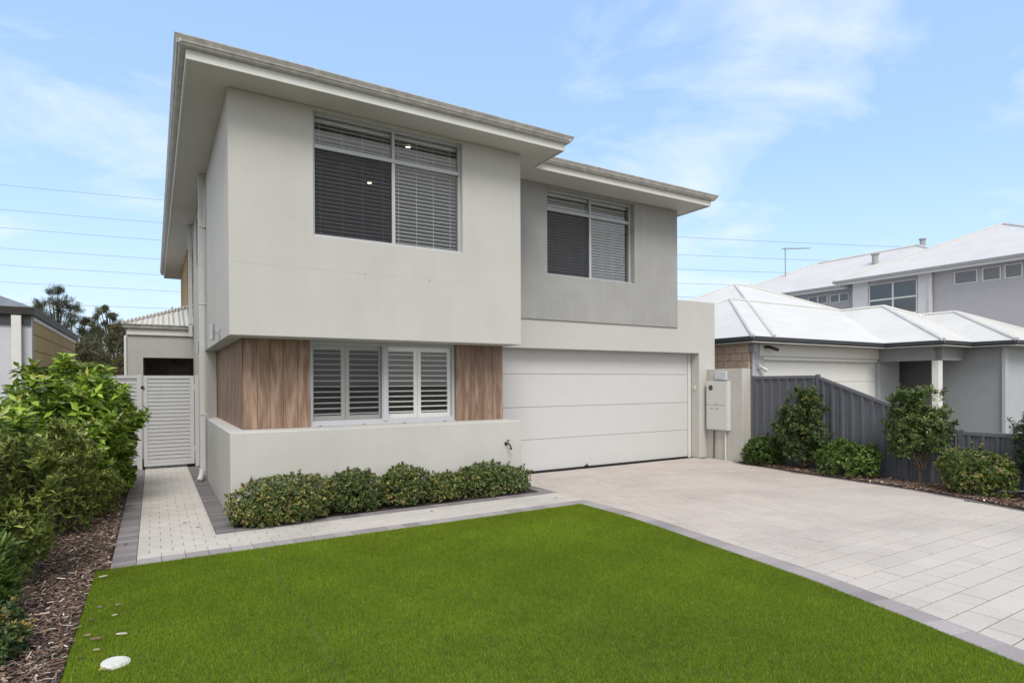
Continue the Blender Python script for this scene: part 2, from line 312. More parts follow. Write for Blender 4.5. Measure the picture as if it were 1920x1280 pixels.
# ------------------------------------------------------------------ ground and paving
mb = MB(); mb.add([(-900, -900, -.06), (900, -900, -.06), (900, 900, -.06), (-900, 900, -.06)], [(0, 1, 2, 3)])
struct(obj('ground', mb, M_ground), 'bare sandy ground stretching away round the houses', 'ground')
LY = 6.81
lawn_r = [(5.27, 6.81), (5.28, 5.79), (5.21, 5.1), (5.145, 4.6), (5.05, 3.8), (4.95, 3.06), (4.76, 2.23), (4.57, 1.5), (4.2, .2), (3.8, -1.2), (3.5, -2.5)]
lawn_l = [(-.48, -2.5), (-.48, 6.765), (-.366, 6.79), (-.366, 6.81)]
def curve_x(pts, y):
    ys = [p[1] for p in pts]; xs = [p[0] for p in pts]
    o = np.argsort(ys); return float(np.interp(y, np.array(ys)[o], np.array(xs)[o]))
drive_r = [(10.9, 8.5), (10.78, 7.8), (10.66, 7.1), (10.6, 6.5), (10.57, 5.6), (10.5, 4.8), (10.3, 4.0), (10.04, 3.25), (9.8, 2.4), (9.6, 1.5), (9.4, 0), (9.3, -2.5)]
mb = MB(); mb.prism(lawn_r+lawn_l, -.05, .0)
struct(obj('lawn', mb, M_turfbase), 'flat bright green artificial turf lawn between path and driveway', 'lawn')
# pavers: individual slabs with chamfered tops collected in arrays
class Pav:
    def __init__(s): s.V = []; s.F = []; s.C = []
    def quad(s, c, col, h=0., g=.0016, ch=.0035, zb=-.03, gy=1.):
        c = np.array(c, float); ctr = c.mean(0); d = c-ctr; ln = np.linalg.norm(d, axis=1)[:, None]; z = h+rng.normal(0, .0006)
        sg = np.sign(d); g2 = np.array([g, g*gy]); a = c-sg*g2; b = a-sg*ch
        o = len(s.V); s.V += [(x, y, zb) for x, y in a]+[(x, y, z-.004) for x, y in a]+[(x, y, z) for x, y in b]; s.C += [col]*12
        for i in range(4):
            j = (i+1) % 4; s.F += [(o+i, o+j, o+4+j, o+4+i), (o+4+i, o+4+j, o+8+j, o+8+i)]
        s.F.append((o+8, o+9, o+10, o+11))
    def build(s, name): return npmesh(name, s.V, s.F, np.array(s.C), M_paver)
def light_col():
    k = rng.normal(1, .025); w = rng.normal(0, .004); return (.50*k+w, .475*k, .445*k-w)
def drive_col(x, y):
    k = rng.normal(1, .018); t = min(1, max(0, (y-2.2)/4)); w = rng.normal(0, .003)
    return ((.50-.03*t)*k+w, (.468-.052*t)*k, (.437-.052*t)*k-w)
def dark_col(k0=1.):
    k = rng.normal(1, .12)*k0; return (.19*k, .175*k, .18*k)
dp = Pav(); pit_ = .2143; y = 2.493-pit_*23
def edge_l(yy):
    if yy <= 7.04: return curve_x(lawn_r, min(yy, 6.8))+.235
    if yy <= 7.715: return 5.5
    return 5.515
while y < 9.6:
    y1 = y+pit_
    if y1 > 9.62: break
    x = edge_l(y+.1)-rng.uniform(.0, .3); 
    while x < 12:
        w = rng.choice([.2143, .3215, .4286, .4286]); x1 = x+w
        L0, L1 = edge_l(y+.01), edge_l(y1-.01); R0, R1 = (curve_x(drive_r, v)-.105 if v < 8.5 else 10.99 for v in (y, y1))
        if y1 > 9.40: R0 = R1 = 10.74
        a, b, c, d = max(x, L0), min(x1, R0), min(x1, R1), max(x, L1)
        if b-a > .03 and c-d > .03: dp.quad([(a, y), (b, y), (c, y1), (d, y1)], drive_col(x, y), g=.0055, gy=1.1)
        x = x1
    y = y1
struct(dp.build('driveway'), 'pale pinkish grey paved driveway running to the garage door', 'driveway')
# driveway edging (both sides) following the curves
kb = Pav()
def arc(pts, step):
    P = [Vector(p) for p in pts]; out = [P[0]]; d = 0; acc = 0
    for a, b in zip(P, P[1:]):
        l = (b-a).length; t = step-acc
        while t <= l: out.append(a+(b-a)*(t/l)); t += step
        acc = l-(t-step)
    return out
def strip(pav, pts, w0, w1, step, cf):
    A = arc(pts, step)
    for a, b in zip(A, A[1:]):
        n = (b-a).normalized(); n = Vector((n.y, -n.x)); n = n if n.x > 0 else -n
        pav.quad([a+n*w0, b+n*w0, b+n*w1, a+n*w1], cf())
strip(kb, [(5.272, 6.81)]+lawn_r[1:], .012, .225, .2143, lambda: tuple(np.array(dark_col(1.55))))
strip(kb, [(x, y) for x, y in drive_r], -.10, .0, .2143, lambda: dark_col(.8))
struct(kb.build('driveway_edging'), 'thin charcoal paver edging along both sides of the driveway', 'edging')
# light path: along the house front and back to the gate
pp = Pav()
def bond(pav, x0, x1, y0, y1, pw, ph, along='x', cf=light_col, st=True):
    r = 0; v = y0 if along == 'x' else x0; vend = y1 if along == 'x' else x1
    n = max(1, round((vend-v)/ph)); ph = (vend-v)/n
    for r in range(n):
        u = (x0 if along == 'x' else y0)-(pw/2 if (r % 2 and st) else 0); ue = x1 if along == 'x' else y1; us = x0 if along == 'x' else y0
        while u < ue-.005:
            a, b = max(u, us), min(u+pw, ue)
            if b-a > .02:
                q = [(a, v), (b, v), (b, v+ph), (a, v+ph)] if along == 'x' else [(v, a), (v, b), (v+ph, b), (v+ph, a)]
                pav.quad(q, cf())
            u += pw
        v += ph
bond(pp, -.155, 5.5, 7.04, 7.71, .2143, .168)
bond(pp, -.155, .618, 7.71, 16.4, .2143, .168)
struct(pp.build('path'), 'narrow pale paved path along the house front to the side gate', 'path')
bp_ = Pav()
bond(bp_, -.155, 5.27, 6.815, 7.04, .2143, .225, cf=lambda: dark_col(1.65))
bond(bp_, 5.27, 5.5, 6.815, 7.04, .23, .225, cf=lambda: dark_col(1.5))
bond(bp_, -.367, -.155, 6.815, 14.4, .2143, .106, cf=lambda: dark_col(1.2), st=False)
bond(bp_, .618, .838, 7.71, 14.4, .222, .106, cf=lambda: dark_col(.85), st=False)
bond(bp_, .838, 5.3, 7.71, 7.92, .2143, .21, cf=lambda: dark_col(1.25))
bond(bp_, 5.3, 5.515, 7.71, 8.62, .215, .21, cf=lambda: dark_col(1.15))
struct(bp_.build('path_edging'), 'charcoal paver bands bordering the pale path and flower strip', 'edging')
mb = MB(); mb.prism([(-.375, 6.79), (5.45, 6.79), (5.4, -2.5), (9.4, -2.5), (10.0, 3.2), (10.7, 7), (11, 9.7), (5, 9.7), (5, 8.3), (.84, 8.3), (.84, 16.4), (-.375, 16.4)], -.05, -.012)
# keep the joint-sand sheet out from under the lawn with its real outline
mb = MB(); mb.prism([(-.375, 6.80), (5.30, 6.80)]+[(x+.01, y) for x, y in lawn_r[1:]]+[(9.3, -2.5)]+[(x, y) for x, y in drive_r[::-1]][1:]+[(11.0, 9.75), (5.0, 9.75), (5.0, 8.4), (.8, 8.4), (.8, 16.4), (-.375, 16.4)], -.05, -.024)
struct(obj('paving_bed', mb, M_joint), 'sandy joints between the pavers', 'sand')
mb = MB(); mb.prism([(-.372, 16), (-3.2, 16), (-3.2, -3), (-.485, -3), (-.485, 6.76), (-.372, 6.8)], -.05, .008)
mb.prism([(.84, 7.925), (5.295, 7.925), (5.295, 8.4), (.84, 8.4)], -.05, .006)
mb.prism([(x+.004, y) for x, y in drive_r]+[(11.34, -2.5), (11.34, 8.45), (11.0, 8.5)], -.05, .008)
struct(obj('garden_bed', mb, M_soil), 'dark soil of the garden beds beside lawn and driveway', 'soil')

# ------------------------------------------------------------------ turf blades, mulch
def inside_lawn(x, y):
    xr = np.interp(y, [p[1] for p in lawn_r][::-1], [p[0] for p in lawn_r][::-1])
    return (x > -.478) & (x < xr-.004) & (y < 6.80) & (y > -2.4)
def turf():
    n = 800000
    # density falls with distance from the viewpoint side, whole lawn covered
    x = rng.uniform(-.48, 5.35, n); y = rng.uniform(.3, 6.81, n); ok = inside_lawn(x, y); x, y = x[ok], y[ok]
    ok = (rng.random(len(x)) < np.where(x*.518+y*.855 < 2.6, .25, 1)); x, y = x[ok], y[ok]
    seam = np.abs(x-(.962+.008*np.sin(y*3))) < .012; ok = ~(seam & (rng.random(len(x)) < .8)); x, y = x[ok], y[ok]; n = len(x)
    # clumped lean field
    a = np.sin(x*2.1+np.sin(y*1.7)*1.3)+np.sin(y*2.9+x*.8); b = np.sin(x*9+y*4)+np.sin(y*11-x*5)
    h = rng.uniform(.015, .026, n)*(1+.03*a); w = rng.uniform(.0024, .0042, n); th = rng.uniform(0, 2*np.pi, n)
    lx = rng.normal(0, .009, n)+.0012*a-.002; ly = rng.normal(0, .011, n)-.003+.001*b
    dx, dy = np.cos(th)*w/2, np.sin(th)*w/2
    V = np.empty((n, 3, 3)); V[:, 0] = np.c_[x-dx, y-dy, np.full(n, -.002)]; V[:, 1] = np.c_[x+dx, y+dy, np.full(n, -.002)]; V[:, 2] = np.c_[x+lx, y+ly, h]
    base = np.array([[.24, .335, .022], [.285, .385, .03], [.21, .305, .02], [.38, .45, .09], [.165, .245, .016]])
    c = base[rng.choice(5, n, p=[.36, .26, .2, .06, .12])]*(1+.02*a+.012*b)[:, None]*rng.normal(1, .09, n)[:, None]
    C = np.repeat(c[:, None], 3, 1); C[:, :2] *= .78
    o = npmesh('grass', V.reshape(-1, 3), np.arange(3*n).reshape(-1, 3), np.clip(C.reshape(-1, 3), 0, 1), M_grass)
    tag(o, 'short dense bright green turf blades covering the lawn', 'grass', kind='stuff')
turf()
def chips(n, xf, yr, zf, name, label, size=1.):
    y = rng.uniform(yr[0], yr[1], n); x0, x1 = xf(y); x = x0+(x1-x0)*rng.random(n)
    l = rng.gamma(3, .011, n)*size+.010; w = rng.uniform(.005, .014, n)*size; t = rng.uniform(.0015, .004, n)
    th = rng.uniform(0, 2*np.pi, n); pt = rng.normal(0, .28, n); rl = rng.normal(0, .3, n)
    ax = np.c_[np.cos(th)*np.cos(pt), np.sin(th)*np.cos(pt), np.sin(pt)]; sd = np.c_[-np.sin(th), np.cos(th), np.zeros(n)]; up = np.cross(ax, sd)
    sd, up = sd*np.cos(rl)[:, None]+up*np.sin(rl)[:, None], up*np.cos(rl)[:, None]-sd*np.sin(rl)[:, None]
    c = np.c_[x, y, zf(x, y)+rng.uniform(.004, .026, n)]
    V = np.stack([c+sx*ax*(l/2)[:, None]*(1 if sy > 0 else .8)+sy*sd*(w/2)[:, None]+sz*up*(t/2)[:, None] for sz in (-1, 1) for sx, sy in ((-1, -1), (1, -1), (1, 1), (-1, 1))], 1)
    fc = np.array([(3,2,1,0),(4,5,6,7),(0,1,5,4),(1,2,6,5),(2,3,7,6),(3,0,4,7)])
    Fs = (np.arange(n)[:, None, None]*8+fc[None]).reshape(-1, 4)
    pal = 1.5*np.array([[.10, .07, .057], [.16, .105, .078], [.055, .038, .032], [.24, .18, .14], [.33, .27, .22], [.13, .075, .05], [.085, .075, .075], [.5, .45, .38]])
    col = pal[rng.choice(8, n, p=[.24, .2, .22, .1, .05, .1, .07, .02])]*rng.normal(1, .15, n)[:, None]
    o = npmesh(name, V.reshape(-1, 3), Fs, np.clip(np.repeat(col[:, None], 8, 1).reshape(-1, 3), .01, 1), M_chip)
    tag(o, label, 'mulch', kind='stuff')
chips(17000, lambda y: (np.full_like(y, -1.75), np.where(y > 6.78, -.375, -.484)), (3.4, 10.6), lambda x, y: .002+.012*np.sin(x*5+y*3)**2, 'mulch', 'brown bark mulch chips covering the garden bed left of the lawn')
chips(7000, lambda y: (np.interp(y, [p[1] for p in drive_r][::-1], [p[0] for p in drive_r][::-1])+.02, np.full_like(y, 11.27)), (2.2, 8.4), lambda x, y: .004+0*x, 'mulch', 'reddish brown bark mulch under the shrubs along the dark fence', 1.5)

# ------------------------------------------------------------------ THE HOUSE
H = thing('house', 'two storey cream rendered house with grey upper wing, timber panels and wide eaves', 'house', (.84, 8.39, 0))
mb = MB()
mb.slab('y', 8.39, 8.59, .84, 5.27, 2.39, 5.57, [(1.905, 4.19, 3.80, 5.525)])
mb.slab('x', .84, 1.04, 8.59, 16.3, 0, 5.57, [(8.58, 12.6, -1, 2.39), (14.5, 15.05, 4.36, 5.42)])
mb.box(5.07, 5.27, 8.59, 9.42, 2.39, 5.57)
mb.box(1.04, 5.07, 8.59, 12.6, 2.39, 2.6)
mb.box(1.04, 9.83, 16.1, 16.3, 0, 5.57)
obj('wall', mb, M_render, H, bevel=.008)
mb = MB()
mb.slab('y', 9.42, 9.66, 5.075, 11.28, 0, 3.6, [(5.07, 10.75, -1, 2.41), (5.07, 10.03, 2.965, 3.7)])
mb.box(11.08, 11.28, 9.66, 16.3, 0, 3.6); mb.box(10.03, 11.08, 9.66, 16.3, 3.3, 3.4)
obj('garage_wall', mb, M_render, H, bevel=.008)
mb = MB(); mb.prism([(.84, 8.39), (5.27, 8.39), (5.27, 9.6), (5.0, 9.6), (5.0, 9.1), (1.2, 9.1), (1.2, 12.6), (.84, 12.6)], -.05, 1.125)
obj('planter_wall', mb, M_render, H, bevel=.012)
mb = MB(); mb.slab('y', 9.395, 9.66, 5.275, 10.03, 2.965, 5.57, [(6.505, 8.75, 3.845, 5.525)]); mb.box(9.83, 10.03, 9.66, 16.3, 3.4, 5.57)
mb.box(5.275, 10.03, 9.66, 9.7, 3.0, 3.4)
obj('upper_wing_wall', mb, M_grey, H, bevel=.006)
# fine control joints in the render
mb = MB(); mb.box(.85, 5.262, 8.3895, 8.392, 3.333, 3.3365); mb.box(.8395, .842, 8.40, 12.2, 3.345, 3.348)
obj('control_joint', mb, mat('joint_line', (.40, .40, .38), .9, 0), H)
mb = MB(); mb.box(5.29, 10.02, 9.3945, 9.397, 3.47, 3.473)
obj('control_joint', mb, mat('joint_line_grey', (.25, .25, .25), .9, 0), H)
for (x, z) in ((2.62, 3.33), (3.62, 3.325)):
    mb = MB(); mb.tube([(x, 8.389, z), (x, 8.384, z)], .011, 7); obj('wall_mark', mb, M_lamp, H)
# interior shells so that windows look into rooms
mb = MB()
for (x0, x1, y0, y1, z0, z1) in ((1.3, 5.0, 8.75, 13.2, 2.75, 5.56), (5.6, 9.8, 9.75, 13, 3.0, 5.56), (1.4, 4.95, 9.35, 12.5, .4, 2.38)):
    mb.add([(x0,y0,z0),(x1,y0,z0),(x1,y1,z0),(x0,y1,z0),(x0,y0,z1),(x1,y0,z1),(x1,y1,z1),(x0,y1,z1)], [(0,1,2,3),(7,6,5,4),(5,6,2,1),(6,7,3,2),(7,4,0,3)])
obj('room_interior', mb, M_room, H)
for (x, y) in ((3.53, 9.0), (3.53, 11.0), (6.78, 9.82), (7.97, 9.82)):
    mb = MB(); mb.tube([(x, y, 5.548), (x, y, 5.555)], .04, 14); obj('downlight', mb, M_down, H)
# soffit, fascia, gutter, roof
mb = MB(); mb.prism([(.37, 7.9), (5.79, 7.9), (5.79, 8.77), (10.35, 8.77), (10.35, 17.5), (6, 17.5), (6, 24.53), (.37, 24.53)], 5.572, 5.6)
obj('soffit', mb, M_soffit, H)
eave = [(.35, 24.55), (.35, 7.88), (5.81, 7.88), (5.81, 8.75), (10.37, 8.75), (10.37, 17.5)]
eave_l = [(6.0, 24.55)]+eave
mb = MB(); mb.sweep(eave_l, [(0, 5.555), (0, 5.70), (-.02, 5.70), (-.02, 5.555)]); obj('fascia', mb, M_fascia, H)
mb = MB(); mb.sweep(eave_l, [(.002, 5.668), (.05, 5.668), (.066, 5.678), (.074, 5.70), (.088, 5.704), (.094, 5.722), (.118, 5.765), (.118, 5.775), (.108, 5.775), (.085, 5.73), (.06, 5.70), (.002, 5.69)])
obj('gutter', mb, M_gutter, H)
def hip(mb, x0, x1, y0, y1, z, T, caps=None, r=.035, m=0):
    w, d = x1-x0, y1-y0
    if d >= w: h = w/2; a, b = ((x0+h, y0+h, z+h*T), (x0+h, y1-h, z+h*T))
    else: h = d/2; a, b = ((x0+h, y0+h, z+h*T), (x1-h, y0+h, z+h*T))
    c = [(x0,y0,z),(x1,y0,z),(x1,y1,z),(x0,y1,z)]
    if d >= w: fs = [(0,1,4),(1,2,5,4),(2,3,5),(3,0,4,5)]; hl = [(c[0],a),(c[1],a),(c[2],b),(c[3],b),(a,b)]
    else: fs = [(0,1,5,4),(1,2,5),(2,3,4,5),(3,0,4)]; hl = [(c[0],a),(c[3],a),(c[1],b),(c[2],b),(a,b)]
    mb.add(c+[a, b], fs, m)
    if caps is not None:
        for p, q in hl:
            p, q = Vector(p), Vector(q)
            if (q-p).length > .1: caps.tube([p+Vector((0,0,.01)), q+Vector((0,0,.01))], r, 6)
    return mb
TR = math.tan(rad(11)); mb = MB(); cp = MB()
hip(mb, .28, 10.43, 8.68, 24.6, 5.71, TR, cp); hip(mb, .27, 5.88, 7.8, 14, 5.706, TR, cp)
rf = obj('roof', mb, M_roofown, H); obj('ridge_cap', cp, M_roofown, rf)
# downpipes
for (x, y, z0, z1) in ((.755, 12.15, .18, 5.57), (.77, 16.15, 2.9, 5.57)):
    mb = MB(); mb.box(x-.035, x+.045, y-.05, y+.05, z0, z1)
    for z in (1.2, 3.2, 4.6):
        if z > z0: mb.box(x-.04, .838, y-.06, y+.06, z, z+.03)
    if z0 < 1: mb.tube([(x, y, .24), (x-.02, y-.05, .12), (x-.06, y-.16, .03)], .045, 8)
    obj('downpipe', mb, M_pipe, H, bevel=.004)
# rear single storey wing
mb = MB(); mb.slab('y', 16.45, 16.6, -.54, 1.0, 0, 3.06, [(-.2, 1.2, -1, 2.395)]); mb.box(-.54, -.4, 16.6, 21.5, 0, 3.06)
obj('rear_wing_wall', mb, mat('rear_render', (.42, .42, .40), .85, .04, 3, streak=.05), H, bevel=.005)
mb = MB(); mb.box(-.2, 2.5, 20.5, 20.6, 0, 3.0); mb.box(-.39, -.2, 16.6, 20.5, 0, 3.0); mb.box(-.2, 2.5, 16.62, 20.5, 2.5, 2.6)
mb.box(.35, .9, 19.5, 19.6, 0, 2.3)
obj('alfresco_interior', mb, mat('alfresco_shade', (.42, .36, .29), .9, .2, 4), H)
e2 = [(-.52, 21.6), (-.52, 16.4), (.84, 16.4)]
mb = MB(); mb.sweep(e2, [(0, 2.93), (0, 3.1), (-.02, 3.1), (-.02, 2.93)]); obj('rear_fascia', mb, M_fascia, H)
mb = MB(); mb.sweep(e2, [(.002, 3.07), (.05, 3.07), (.07, 3.09), (.075, 3.12), (.105, 3.165), (.105, 3.175), (.09, 3.175), (.06, 3.12), (.002, 3.10)]); obj('rear_gutter', mb, M_gutter, H)
mb = MB(); cp = MB()
def corr_front(mb, x0, y0, z0, xs, T, n=40, amp=.011, pitch=.076):
    # real corrugations on the small front slope: x along eave, rising in +y, cut by the hip line
    k = int(xs/pitch*6); V = []; Fc = []
    for i in range(k+1):
        x = i*xs/k; a = amp*math.sin(2*math.pi*x/pitch)
        V += [(x0+x, y0, z0+a), (x0+x, y0+x, z0+x*T+a)]
    for i in range(k): Fc.append((2*i, 2*i+2, 2*i+3, 2*i+1))
    mb.add(V, Fc)
T23 = math.tan(rad(23.2)); corr_front(mb, -.60, 16.3, 3.17, 2.2, T23, pitch=.11, amp=.014)
mb.add([(-.60, 16.3, 3.17), (1.6, 18.5, 3.17+2.2*T23), (1.6, 21.7, 3.17+2.2*T23), (-.6, 21.7, 3.17)], [(0, 1, 2, 3)])
rr = obj('rear_roof', mb, M_roofown, H); cp.tube([(-.60, 16.3, 3.19), (1.6, 18.5, 3.19+2.2*T23)], .05, 8); obj('ridge_cap', cp, M_roofown, rr)
mb = MB(); mb.tube([(.43, 17.6, 3.5), (.43, 17.6, 3.76)], .028, 8); obj('vent_pipe', mb, M_pipe, rr)
mb = MB(); mb.box(-.575, -.53, 16.41, 16.49, 0, 2.9); obj('downpipe', mb, M_fascia, H)
# upper rear brick part
mb = MB(); mb.slab('x', .84, .95, 19.1, 23.5, 3.0, 5.57); mb.box(.95, 6, 19.1, 19.2, 3.0, 5.57); mb.box(.95, 6, 23.4, 23.5, 0, 5.57)
obj('brick_wall', mb, M_brickR, H)
# side window
def window(parent, ax, name_glass, *a): pass
wn = MB(); wn.slab('x', .93, .97, 14.5, 15.05, 4.36, 5.42, [(14.54, 15.01, 4.4, 5.38)]); sw = obj('window', wn, M_white, H); g = MB(); g.box(.947, .952, 14.54, 15.01, 4.4, 5.38); obj('pane', g, M_glassd, sw)
g = MB(); g.box(1.03, 1.05, 14.45, 15.1, 4.3, 5.5); obj('blind', g, M_dark, sw)

def up_window(x0, x1, z0, z1, yf, mull, zt, screen_left, nsl, tilt=4, pitch=.058):
    """two-light sliding window with a fixed top light: frame part, panes, fly screen, venetian blind"""
    mb = MB(); d0, d1 = yf, yf+.06
    mb.slab('y', d0, d1, x0, x1, z0, z1, [(x0+.035, mull-.025, z0+.04, zt-.035), (mull+.025, x1-.035, z0+.04, zt-.035), (x0+.035, mull-.02, zt+.025, z1-.035), (mull+.02, x1-.035, zt+.025, z1-.035)])
    mb.box(x0-.005, x1+.005, yf-.045, yf-.002, z0-.004, z0+.022)     # sill angle
    mb.box(x0, x1, yf-.014, yf-.001, zt-.036, zt-.01)
    w = obj('window', mb, M_white, H, bevel=.003)
    for a, b, c, d in ((x0+.035, mull-.025, z0+.04, zt-.035), (mull+.025, x1-.035, z0+.04, zt-.035), (x0+.035, mull-.02, zt+.025, z1-.035), (mull+.02, x1-.035, zt+.025, z1-.035)):
        g = MB(); g.box(a-.004, b+.004, yf+.028, yf+.033, c-.004, d+.004); obj('pane', g, M_glass, w)
    s = MB(); s.add([(x0+.03, yf+.012, z0+.035), (mull-.02, yf+.012, z0+.035), (mull-.02, yf+.012, zt-.03), (x0+.03, yf+.012, zt-.03)], [(0, 1, 2, 3)])
    obj('fly_screen', s, M_screen, w)
    b = MB(); z = z0+.04; ti = rad(tilt); hw = .031
    for (a, c) in ((x0+.02, mull-.01), (mull+.01, x1-.02)):
        zz = z0+.03
        while zz < z1-.1:
            dy, dz = math.cos(ti)*hw, math.sin(ti)*hw; yc = yf+.14
            sag = .0
            b.add([(a, yc-dy, zz-dz), (c, yc-dy, zz-dz), (c, yc+dy, zz+dz), (a, yc+dy, zz+dz), (a, yc-dy, zz-dz+.003), (c, yc-dy, zz-dz+.003), (c, yc+dy, zz+dz+.003), (a, yc+dy, zz+dz+.003)],
                  [(3,2,1,0),(4,5,6,7),(0,1,5,4),(1,2,6,5),(2,3,7,6),(3,0,4,7)]); zz += pitch*(1+rng.normal(0, .012))
        b.box(a, c, yf+.11, yf+.17, z1-.075, z1-.02)
        for t in (.1, .37, .63, .9): xx = a+(c-a)*t; b.box(xx-.0015, xx+.0015, yf+.108, yf+.111, z0+.03, z1-.07)
    obj('venetian_blind', b, M_blind, w)
    for t in (.12, .42, .62, .9):
        q = MB(); xx = x0+(x1-x0)*t; q.box(xx-.02, xx+.02, yf-.05, yf-.044, z0-.012, z0-.0045); obj('weep_hole', q, M_blk, w)
up_window(1.905, 4.19, 3.80, 5.525, 8.47, 3.085, 5.07, True, 38)
up_window(6.505, 8.75, 3.845, 5.525, 9.52, 7.655, 5.15, True, 38, tilt=-20)

# ground floor window with plantation shutters
mb = MB(); yf = 8.94
mb.slab('y', yf, yf+.08, 1.955, 4.30, 1.127, 2.388, [(2.0, 3.05, 1.205, 2.33), (3.155, 4.255, 1.205, 2.33), ])
mb.box(3.07, 3.135, yf-.012, yf-.001, 1.17, 2.36)
mb.box(1.96, 4.295, yf-.03, yf-.001, 1.127, 1.15)
w = obj('window', mb, M_white, H, bevel=.003)
for a, b in ((2.0, 3.05), (3.155, 4.255)):
    g = MB(); g.box(a-.004, b+.004, yf+.03, yf+.036, 1.2, 2.335); obj('pane', g, M_glass, w)
g = MB(); g.add([(2.0, yf+.014, 1.205), (3.05, yf+.014, 1.205), (3.05, yf+.014, 2.33), (2.0, yf+.014, 2.33)], [(0, 1, 2, 3)])
m2 = screen_mat(); m2.name = 'fly_mesh_light'; [setattr(n.inputs[0], 'default_value', .32) for n in m2.node_tree.nodes if n.type == 'MIX_SHADER']; obj('fly_screen', g, m2, w)
for a, b in ((1.97, 2.50), (2.50, 3.09), (3.12, 3.67), (3.67, 4.27)):
    sh = MB(); st = .062; y0, y1 = yf+.085, yf+.115
    sh.slab('y', y0, y1, a+.003, b-.003, 1.175, 2.37, [(a+st, b-st, 1.275, 2.265)])
    z = 1.30
    while z < 2.27:
        ti = rad(12); hw = .03; dy, dz = math.cos(ti)*hw, math.sin(ti)*hw; yc = (y0+y1)/2
        sh.add([(a+st, yc-dy, z-dz-.004), (b-st, yc-dy, z-dz-.004), (b-st, yc+dy, z+dz-.004), (a+st, yc+dy, z+dz-.004), (a+st, yc-dy, z-dz+.004), (b-st, yc-dy, z-dz+.004), (b-st, yc+dy, z+dz+.004), (a+st, yc+dy, z+dz+.004)],
               [(3,2,1,0),(4,5,6,7),(0,1,5,4),(1,2,6,5),(2,3,7,6),(3,0,4,7)]); z += .083
    obj('shutter', sh, M_shutter, w, bevel=.003)
for xx in (2.1, 2.75, 3.4, 4.1):
    q = MB(); q.box(xx-.02, xx+.02, yf-.036, yf-.0305, 1.13, 1.137); obj('weep_hole', q, M_blk, w)
# timber boards
def boards(name, ax, plane, th, edges, z0, z1):
    V = []; Fc = []; C = []
    for a, b in zip(edges, edges[1:]):
        g = .0016; c = rng.random(3); o = len(V); p1 = plane+th
        a, b = a+g, b-g; j = rng.normal(0, .0007)
        pts = [(plane+.0025, a), (plane+j, a+.0015), (plane+j, b-.0015), (plane+.0025, b), (p1, b), (p1, a)]
        vs = [((q, p) if ax == 'y' else (p, q)) for p, q in pts]
        n = len(vs); V += [(x, y, z0) for x, y in vs]+[(x, y, z1) for x, y in vs]; C += [c]*(2*n)
        for i in range(n):
            k = (i+1) % n; Fc.append((o+i, o+k, o+n+k, o+n+i))
        Fc.append((o, o+1, o+2, o+3)); Fc.append((o+n, o+n+1, o+n+2, o+n+3)); Fc.append((o, o+3, o+4, o+5)); Fc.append((o+n, o+n+3, o+n+4, o+n+5))
    return npmesh(name, V, Fc, np.array(C), M_wood, H)
boards('timber_cladding', 'y', 8.88, .03, [1.06, 1.235, 1.405, 1.58, 1.77, 1.955], 1.128, 2.387)
boards('timber_cladding', 'y', 8.88, .03, [4.30, 4.46, 4.64, 4.82, 5.0, 5.195], 1.128, 2.387)
boards('timber_cladding', 'x', 1.045, .03, [8.912]+[8.912+i*.175 for i in range(1, 21)]+[12.598], 1.128, 2.387)
for bb in ((1.08, 1.96, 8.915, 9.0), (4.295, 5.16, 8.915, 9.0), (1.08, 1.16, 9.001, 12.6), (5.17, 5.2, 8.915, 9.6)):
    mb = MB(); mb.box(*bb, 1.125, 2.385); obj('cladding_frame', mb, M_room, H)
# garage door
gd = None
zs = [.025, .645, 1.28, 1.925, 2.50]; mb = MB()
for a, b in zip(zs, zs[1:]): mb.box(5.02, 10.635, 9.672, 9.71, a+.0035, b-.0035)
gd = obj('garage_door', mb, M_door, H, bevel=.004)
mb = MB(); mb.box(5.02, 10.64, 9.69, 9.72, 0, 2.5); obj('door_backing', mb, mat('joint_shadow', (.3, .3, .3), .8, 0), gd)
mb = MB(); mb.box(5.02, 10.64, 9.667, 9.715, -.005, .024); obj('bottom_seal', mb, M_seal, gd)
mb = MB(); mb.box(10.645, 10.745, 9.662, 9.70, 0, 2.45); obj('door_track', mb, M_plast, gd)
mb = MB(); mb.box(7.60, 7.68, 9.63, 9.67, .03, .05); mb.tube([(7.64, 9.64, .03), (7.64, 9.64, .085)], .012, 8); obj('door_latch', mb, M_blk, gd)

# ------------------------------------------------------------------ wall fittings
def lamp(y, zc, label):
    t = thing('wall_lamp', label, 'wall lamp', (.84, y, zc), 'grey cylinder lamps on the side wall')
    mb = MB(); mb.tube([(.735, y, zc-.12), (.735, y, zc+.12)], .036, 18); obj('lamp_shade', mb, M_lamp, t, smooth=False)
    mb = MB(); mb.box(.77, .822, y-.02, y+.02, zc-.03, zc+.03); mb.box(.822, .838, y-.045, y+.045, zc-.06, zc+.06); obj('bracket', mb, M_lamp, t, bevel=.003)
    mb = MB(); mb.tube([(.735, y, zc-.122), (.735, y, zc-.118)], .026, 12); obj('lens', mb, M_dark, t)
lamp(9.62, 2.515, 'grey cylinder wall lamp above the corner of the timber cladding, nearer one')
lamp(12.9, 2.47, 'grey cylinder wall lamp beside the downpipe near the side gate, farther one')
t = thing('garden_tap', 'dark brass garden tap on the low white wall above the end shrub', 'tap', (4.98, 8.39, .74))
mb = MB(); mb.tube([(4.96, 8.392, .755), (4.96, 8.378, .755)], .03, 14); mb.tube([(4.96, 8.38, .755), (4.97, 8.32, .757), (4.985, 8.29, .74), (4.99, 8.28, .69)], .013, 10); mb.tube([(4.99, 8.28, .70), (4.99, 8.28, .665)], .019, 10); obj('spout', mb, M_brass, t)
